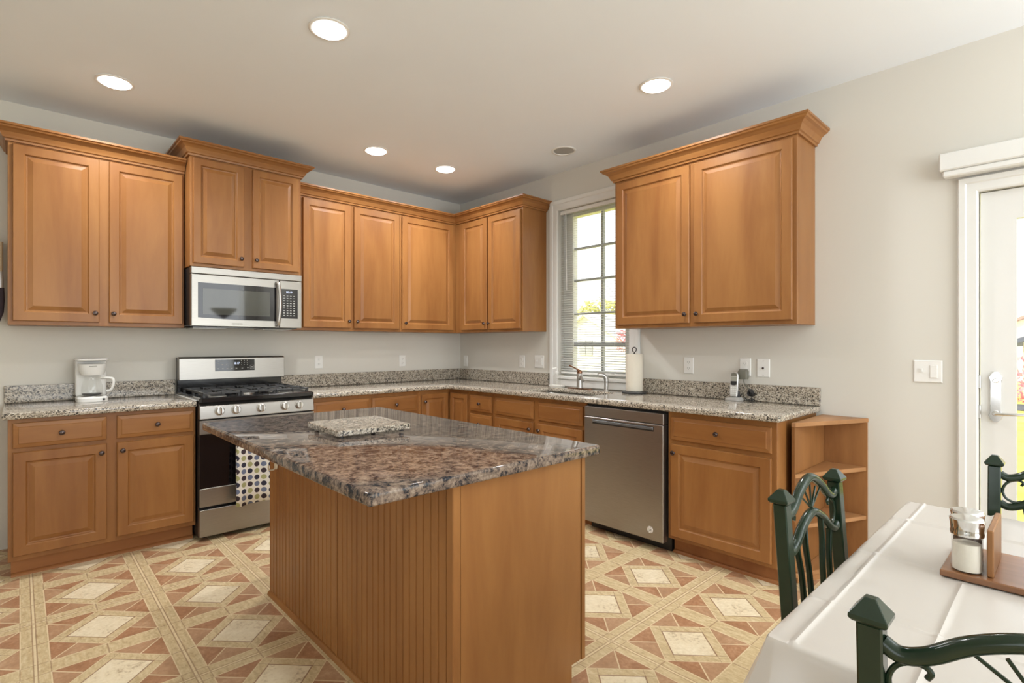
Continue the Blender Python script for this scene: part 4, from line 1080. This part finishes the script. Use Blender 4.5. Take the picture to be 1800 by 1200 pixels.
# ------------------------------------------------------------------ chairs
def make_chair():
    t = thing('dining_chair', (0, 0, 0), 'x', 'chair', 'green iron dining chairs', local=True)
    HW = 0.167
    zt = 0.930
    def Q(x, z, d=0.0):   # back plane, leaning away from the seat (seat towards -y)
        return (x, 0.07 * (z - zt) + d if z > 0.45 else 0.07 * (0.45 - zt) + 0.10 * (0.45 - z) + d, z)
    for sx in (-1, 1):
        x = sx * HW
        L = []
        for z in (0.0, 0.45, 0.895):
            _, y, _ = Q(x, z)
            L.append([(x - .015, y - .015, z), (x + .015, y - .015, z), (x + .015, y + .015, z), (x - .015, y + .015, z)])
        po = MB().loops(L).build('back_post', 'green', t, bevel=0.0025, angle=60)
        _, y, _ = Q(x, 0.9)
        capm = MB().loops([[(x + a * s_, y + b * s_, z) for a, b in ((-1, -1), (1, -1), (1, 1), (-1, 1))] for s_, z in ((.0185, .8955), (.0225, .900), (.0225, .906), (.007, .928))])
        capm.build('finial', 'green', po, bevel=0.001)
    rail = [(-HW + .012, .871), (-.135, .862), (-.105, .874), (-.06, .908), (0, .930), (.06, .908), (.105, .874), (.135, .862), (HW - .012, .871)]
    MB().tube([Q(p_.x, p_.y) for p_ in spline(rail, 5)], 0.0115, 12).build('top_rail', 'green', t, smooth=True)
    MB().tube([Q(p_.x, p_.y - .088) for p_ in spline(rail, 5)], 0.0115, 12).build('lower_rail', 'green', t, smooth=True)
    for k, xx in enumerate((-.062, -.034, 0, .034, .062)):
        zz = .900 - .10 * abs(xx) + (.014 if k == 2 else .006 if k in (1, 3) else 0)
        MB().tube([Q(xx * .08, .855), Q(xx, zz)], 0.0026, 6).build('fan_spoke', 'green', t, smooth=True)
    for sx in (-1, 1):
        pts = [(sx * .108, .842), (sx * .104, .852), (sx * .116, .858), (sx * .138, .848), (sx * .149, .824), (sx * .142, .800), (sx * .122, .790), (sx * .108, .796)]
        MB().tube([Q(p_.x, p_.y, .0) for p_ in spline(pts, 5)], 0.0038, 8).build('scroll', 'green', t, smooth=True)
        for xt, xm, xb in ((.052, .040, .036), (.100, .085, .080)):
            pts = [(sx * xt, .815 if xt < .06 else .788), (sx * xt, .765), (sx * (xm + .004), .715), (sx * xm, .66), (sx * xb, .47)]
            MB().tube([Q(p_.x, p_.y) for p_ in spline(pts, 5)], 0.006, 8, flat=(1.3, 0.7)).build('back_bar', 'green', t, smooth=True)
    yb = 0.07 * (0.46 - zt)
    MB().box(-HW + .01, HW - .01, yb - .008, yb + .008, .455, .480).build('bottom_rail', 'green', t, bevel=0.003)
    MB().loops([rr(-.19, .19, yb - .40, yb - .016, .05, z) for z in (.425, .4445)]).build('seat_frame', 'green', t, bevel=0.004)
    MB().loops([rr(-.185, .185, yb - .395, yb - .018, .05, .4455), rr(-.19, .19, yb - .40, yb - .017, .05, .465), rr(-.17, .17, yb - .38, yb - .03, .05, .485)]).build('seat', 'seat', t, smooth=True)
    for sx in (-1, 1):
        MB().tube([(sx * .165, yb - .37, .424), (sx * .172, yb - .385, 0.0)], 0.013, 12).build('front_leg', 'green', t, smooth=True)
    return t
def copy_tree(o, parent=None):
    n = o.copy(); COL.objects.link(n)
    if parent is not None: n.parent = parent
    for ch in list(o.children): copy_tree(ch, n)
    return n
ch1 = make_chair()
spots = [((-2.037, -3.9945, 0), math.radians(-3.6), 'green iron dining chair between the table and the corner shelf, back towards the kitchen'),
         ((-2.690, -4.434, 0), math.radians(90), 'nearest green iron dining chair at the bottom right, at the near table end'),
         ((-1.282, -4.4535, 0), math.radians(-90), 'green iron dining chair at the far table end in front of the patio door')]
for i, (loc, rz, lab) in enumerate(spots):
    o = ch1 if i == 0 else copy_tree(ch1)
    o.location = loc; o.rotation_euler = (0, 0, rz); o['label'] = lab

# ------------------------------------------------------------------ napkin holder and shakers
ZB = TZ + .0024
nh = thing('napkin_holder', (-1.92, -4.40, ZB), 'brown wooden napkin and shaker stand on the tablecloth', 'napkin holder')
MB().box(-2.030, -1.800, -4.560, -4.252, ZB, ZB + .014).build('base', 'walnut', nh, bevel=0.002)
MB().box(-2.010, -1.830, -4.338, -4.327, ZB + .0145, ZB + .115).build('divider', 'oak_v', nh, bevel=0.002)
MB().box(-2.010, -1.830, -4.500, -4.488, ZB + .0145, ZB + .115).build('divider', 'oak_v', nh, bevel=0.002)
def shaker(x, y, label, fill):
    z0 = ZB + .0148
    t = thing('shaker', (x, y, z0), label, 'shaker', 'glass table shakers')
    R_ = 0.0275
    MB().lathe((x, y, z0), [(R_ * .98, 0), (R_, .004), (R_ * .97, .03), (R_ * .96, .05), (R_ * .97, .078)], seg=28).build('jar', 'glass', t, smooth=True)
    MB().lathe((x, y, z0 + .0025), [(R_ * .90, 0), (R_ * .90, .05), (R_ * .88, .058 if fill == 'salt' else .045)], seg=28).build('contents', fill, t, smooth=True)
    MB().lathe((x, y, z0 + .0785), [(R_ * 1.04, 0), (R_ * 1.06, .006), (R_ * 1.02, .010), (R_ * 1.06, .024), (R_ * 1.12, .034), (R_ * 1.0, .038), (R_ * .5, .040)], seg=28).build('cap', 'chrome', t, smooth=True)
shaker(-1.995, -4.294, 'glass salt shaker with chrome cap, nearer of the two on the stand', 'salt')
shaker(-1.928, -4.288, 'chrome-capped shaker standing behind the salt shaker on the stand', 'pepper')

# ------------------------------------------------------------------ outdoors
def house(name, label, x, y0, y1, zb, ze, zr, ymid, wallm, roofm, depth=9):
    t = thing(name, (x, (y0 + y1) / 2, zb), label, 'house')
    MB().loops([[(xx, y0, zb), (xx, y1, zb), (xx, y1, ze), (xx, ymid, zr), (xx, y0, ze)] for xx in (x, x + depth)]).build('walls', wallm, t)
    e = .25
    sl1 = (zr - ze) / (ymid - y0); sl2 = (zr - ze) / (y1 - ymid)
    for ya, yb_, s_ in ((y0 - .4, ymid, sl1), (y1 + .4, ymid, sl2)):
        za = ze - .4 * s_
        MB().loops([[(xx, ya, za + .02), (xx, yb_, zr + .02), (xx, yb_, zr + .17), (xx, ya, za + .17)] for xx in (x - .3, x + depth + .3)]).build('roof_slope', roofm, t)
    return t
def tree(name, label, cat, x, y, zb, h, r, leaf, seed, n=900):
    random.seed(seed)
    t = thing(name, (x, y, zb), label, cat)
    MB().tube([(x, y, zb), (x + .1, y, zb + h * .5), (x, y + .1, zb + h * .75)], [.16 * r / 2, .12 * r / 2, .05], 8).build('trunk', 'bark', t)
    mb = MB()
    for k in range(n):
        while True:
            p_ = Vector((random.uniform(-1, 1), random.uniform(-1, 1), random.uniform(-1, 1)))
            if p_.length < 1: break
        p_ = Vector((x + p_.x * r, y + p_.y * r, zb + h - r * .9 + p_.z * r * .9))
        s_ = random.uniform(.10, .24) * r / 2
        e1 = Vector((random.uniform(-1, 1), random.uniform(-1, 1), random.uniform(-1, 1))).normalized()
        e2 = e1.orthogonal().normalized()
        mb.add([p_ - e1 * s_, p_ + e2 * s_ * .6, p_ + e1 * s_, p_ - e2 * s_ * .6], [(0, 1, 2, 3)])
    mb.build('foliage', leaf, t)
    return t
GZ = -0.6
struct('ground', MB().box(0.3, 90, -45, 70, GZ - .2, GZ), 'lawn')
struct('road', MB().box(17.5, 19.6, -40, 8, GZ, GZ + .02), 'asphalt')
hs_ = house('gable_house', 'white gabled house seen through the blind of the sink window', 20, 11.0, 16.6, GZ, 1.22, 2.88, 13.8, 'siding', 'siding', 6)
for yy in (13.34, 13.80):
    f_ = MB().box(19.93, 19.995, yy, yy + .42, 0.68, 1.52).build('window', 'winshade', hs_)
house('cottage', 'cream cottage with dark roof seen through the patio door glass', 20.5, -12.0, -3.35, GZ, 1.35, 3.2, -7.7, 'creamwall', 'roofd')
house('red_roof_house', 'distant house with red roof beyond the cottage, seen through the patio door', 34, -16, -2.2, GZ, 2.3, 5.2, -8.5, 'siding', 'roofr')
tree('yellow_tree', 'yellow-green tree rising behind the white gabled house', 'tree', 31, 20.5, GZ, 5.6, 3.0, 'leafy', 3, 1500)
tree('red_tree', 'red-leaved tree right of the white gabled house', 'tree', 18, 9.3, GZ, 3.0, 1.0, 'leafr', 5, 700)
tree('red_bush', 'red bush on the lawn in front of the cream cottage', 'bush', 17.0, -3.75, GZ, 1.6, 0.75, 'leafr', 9, 500)
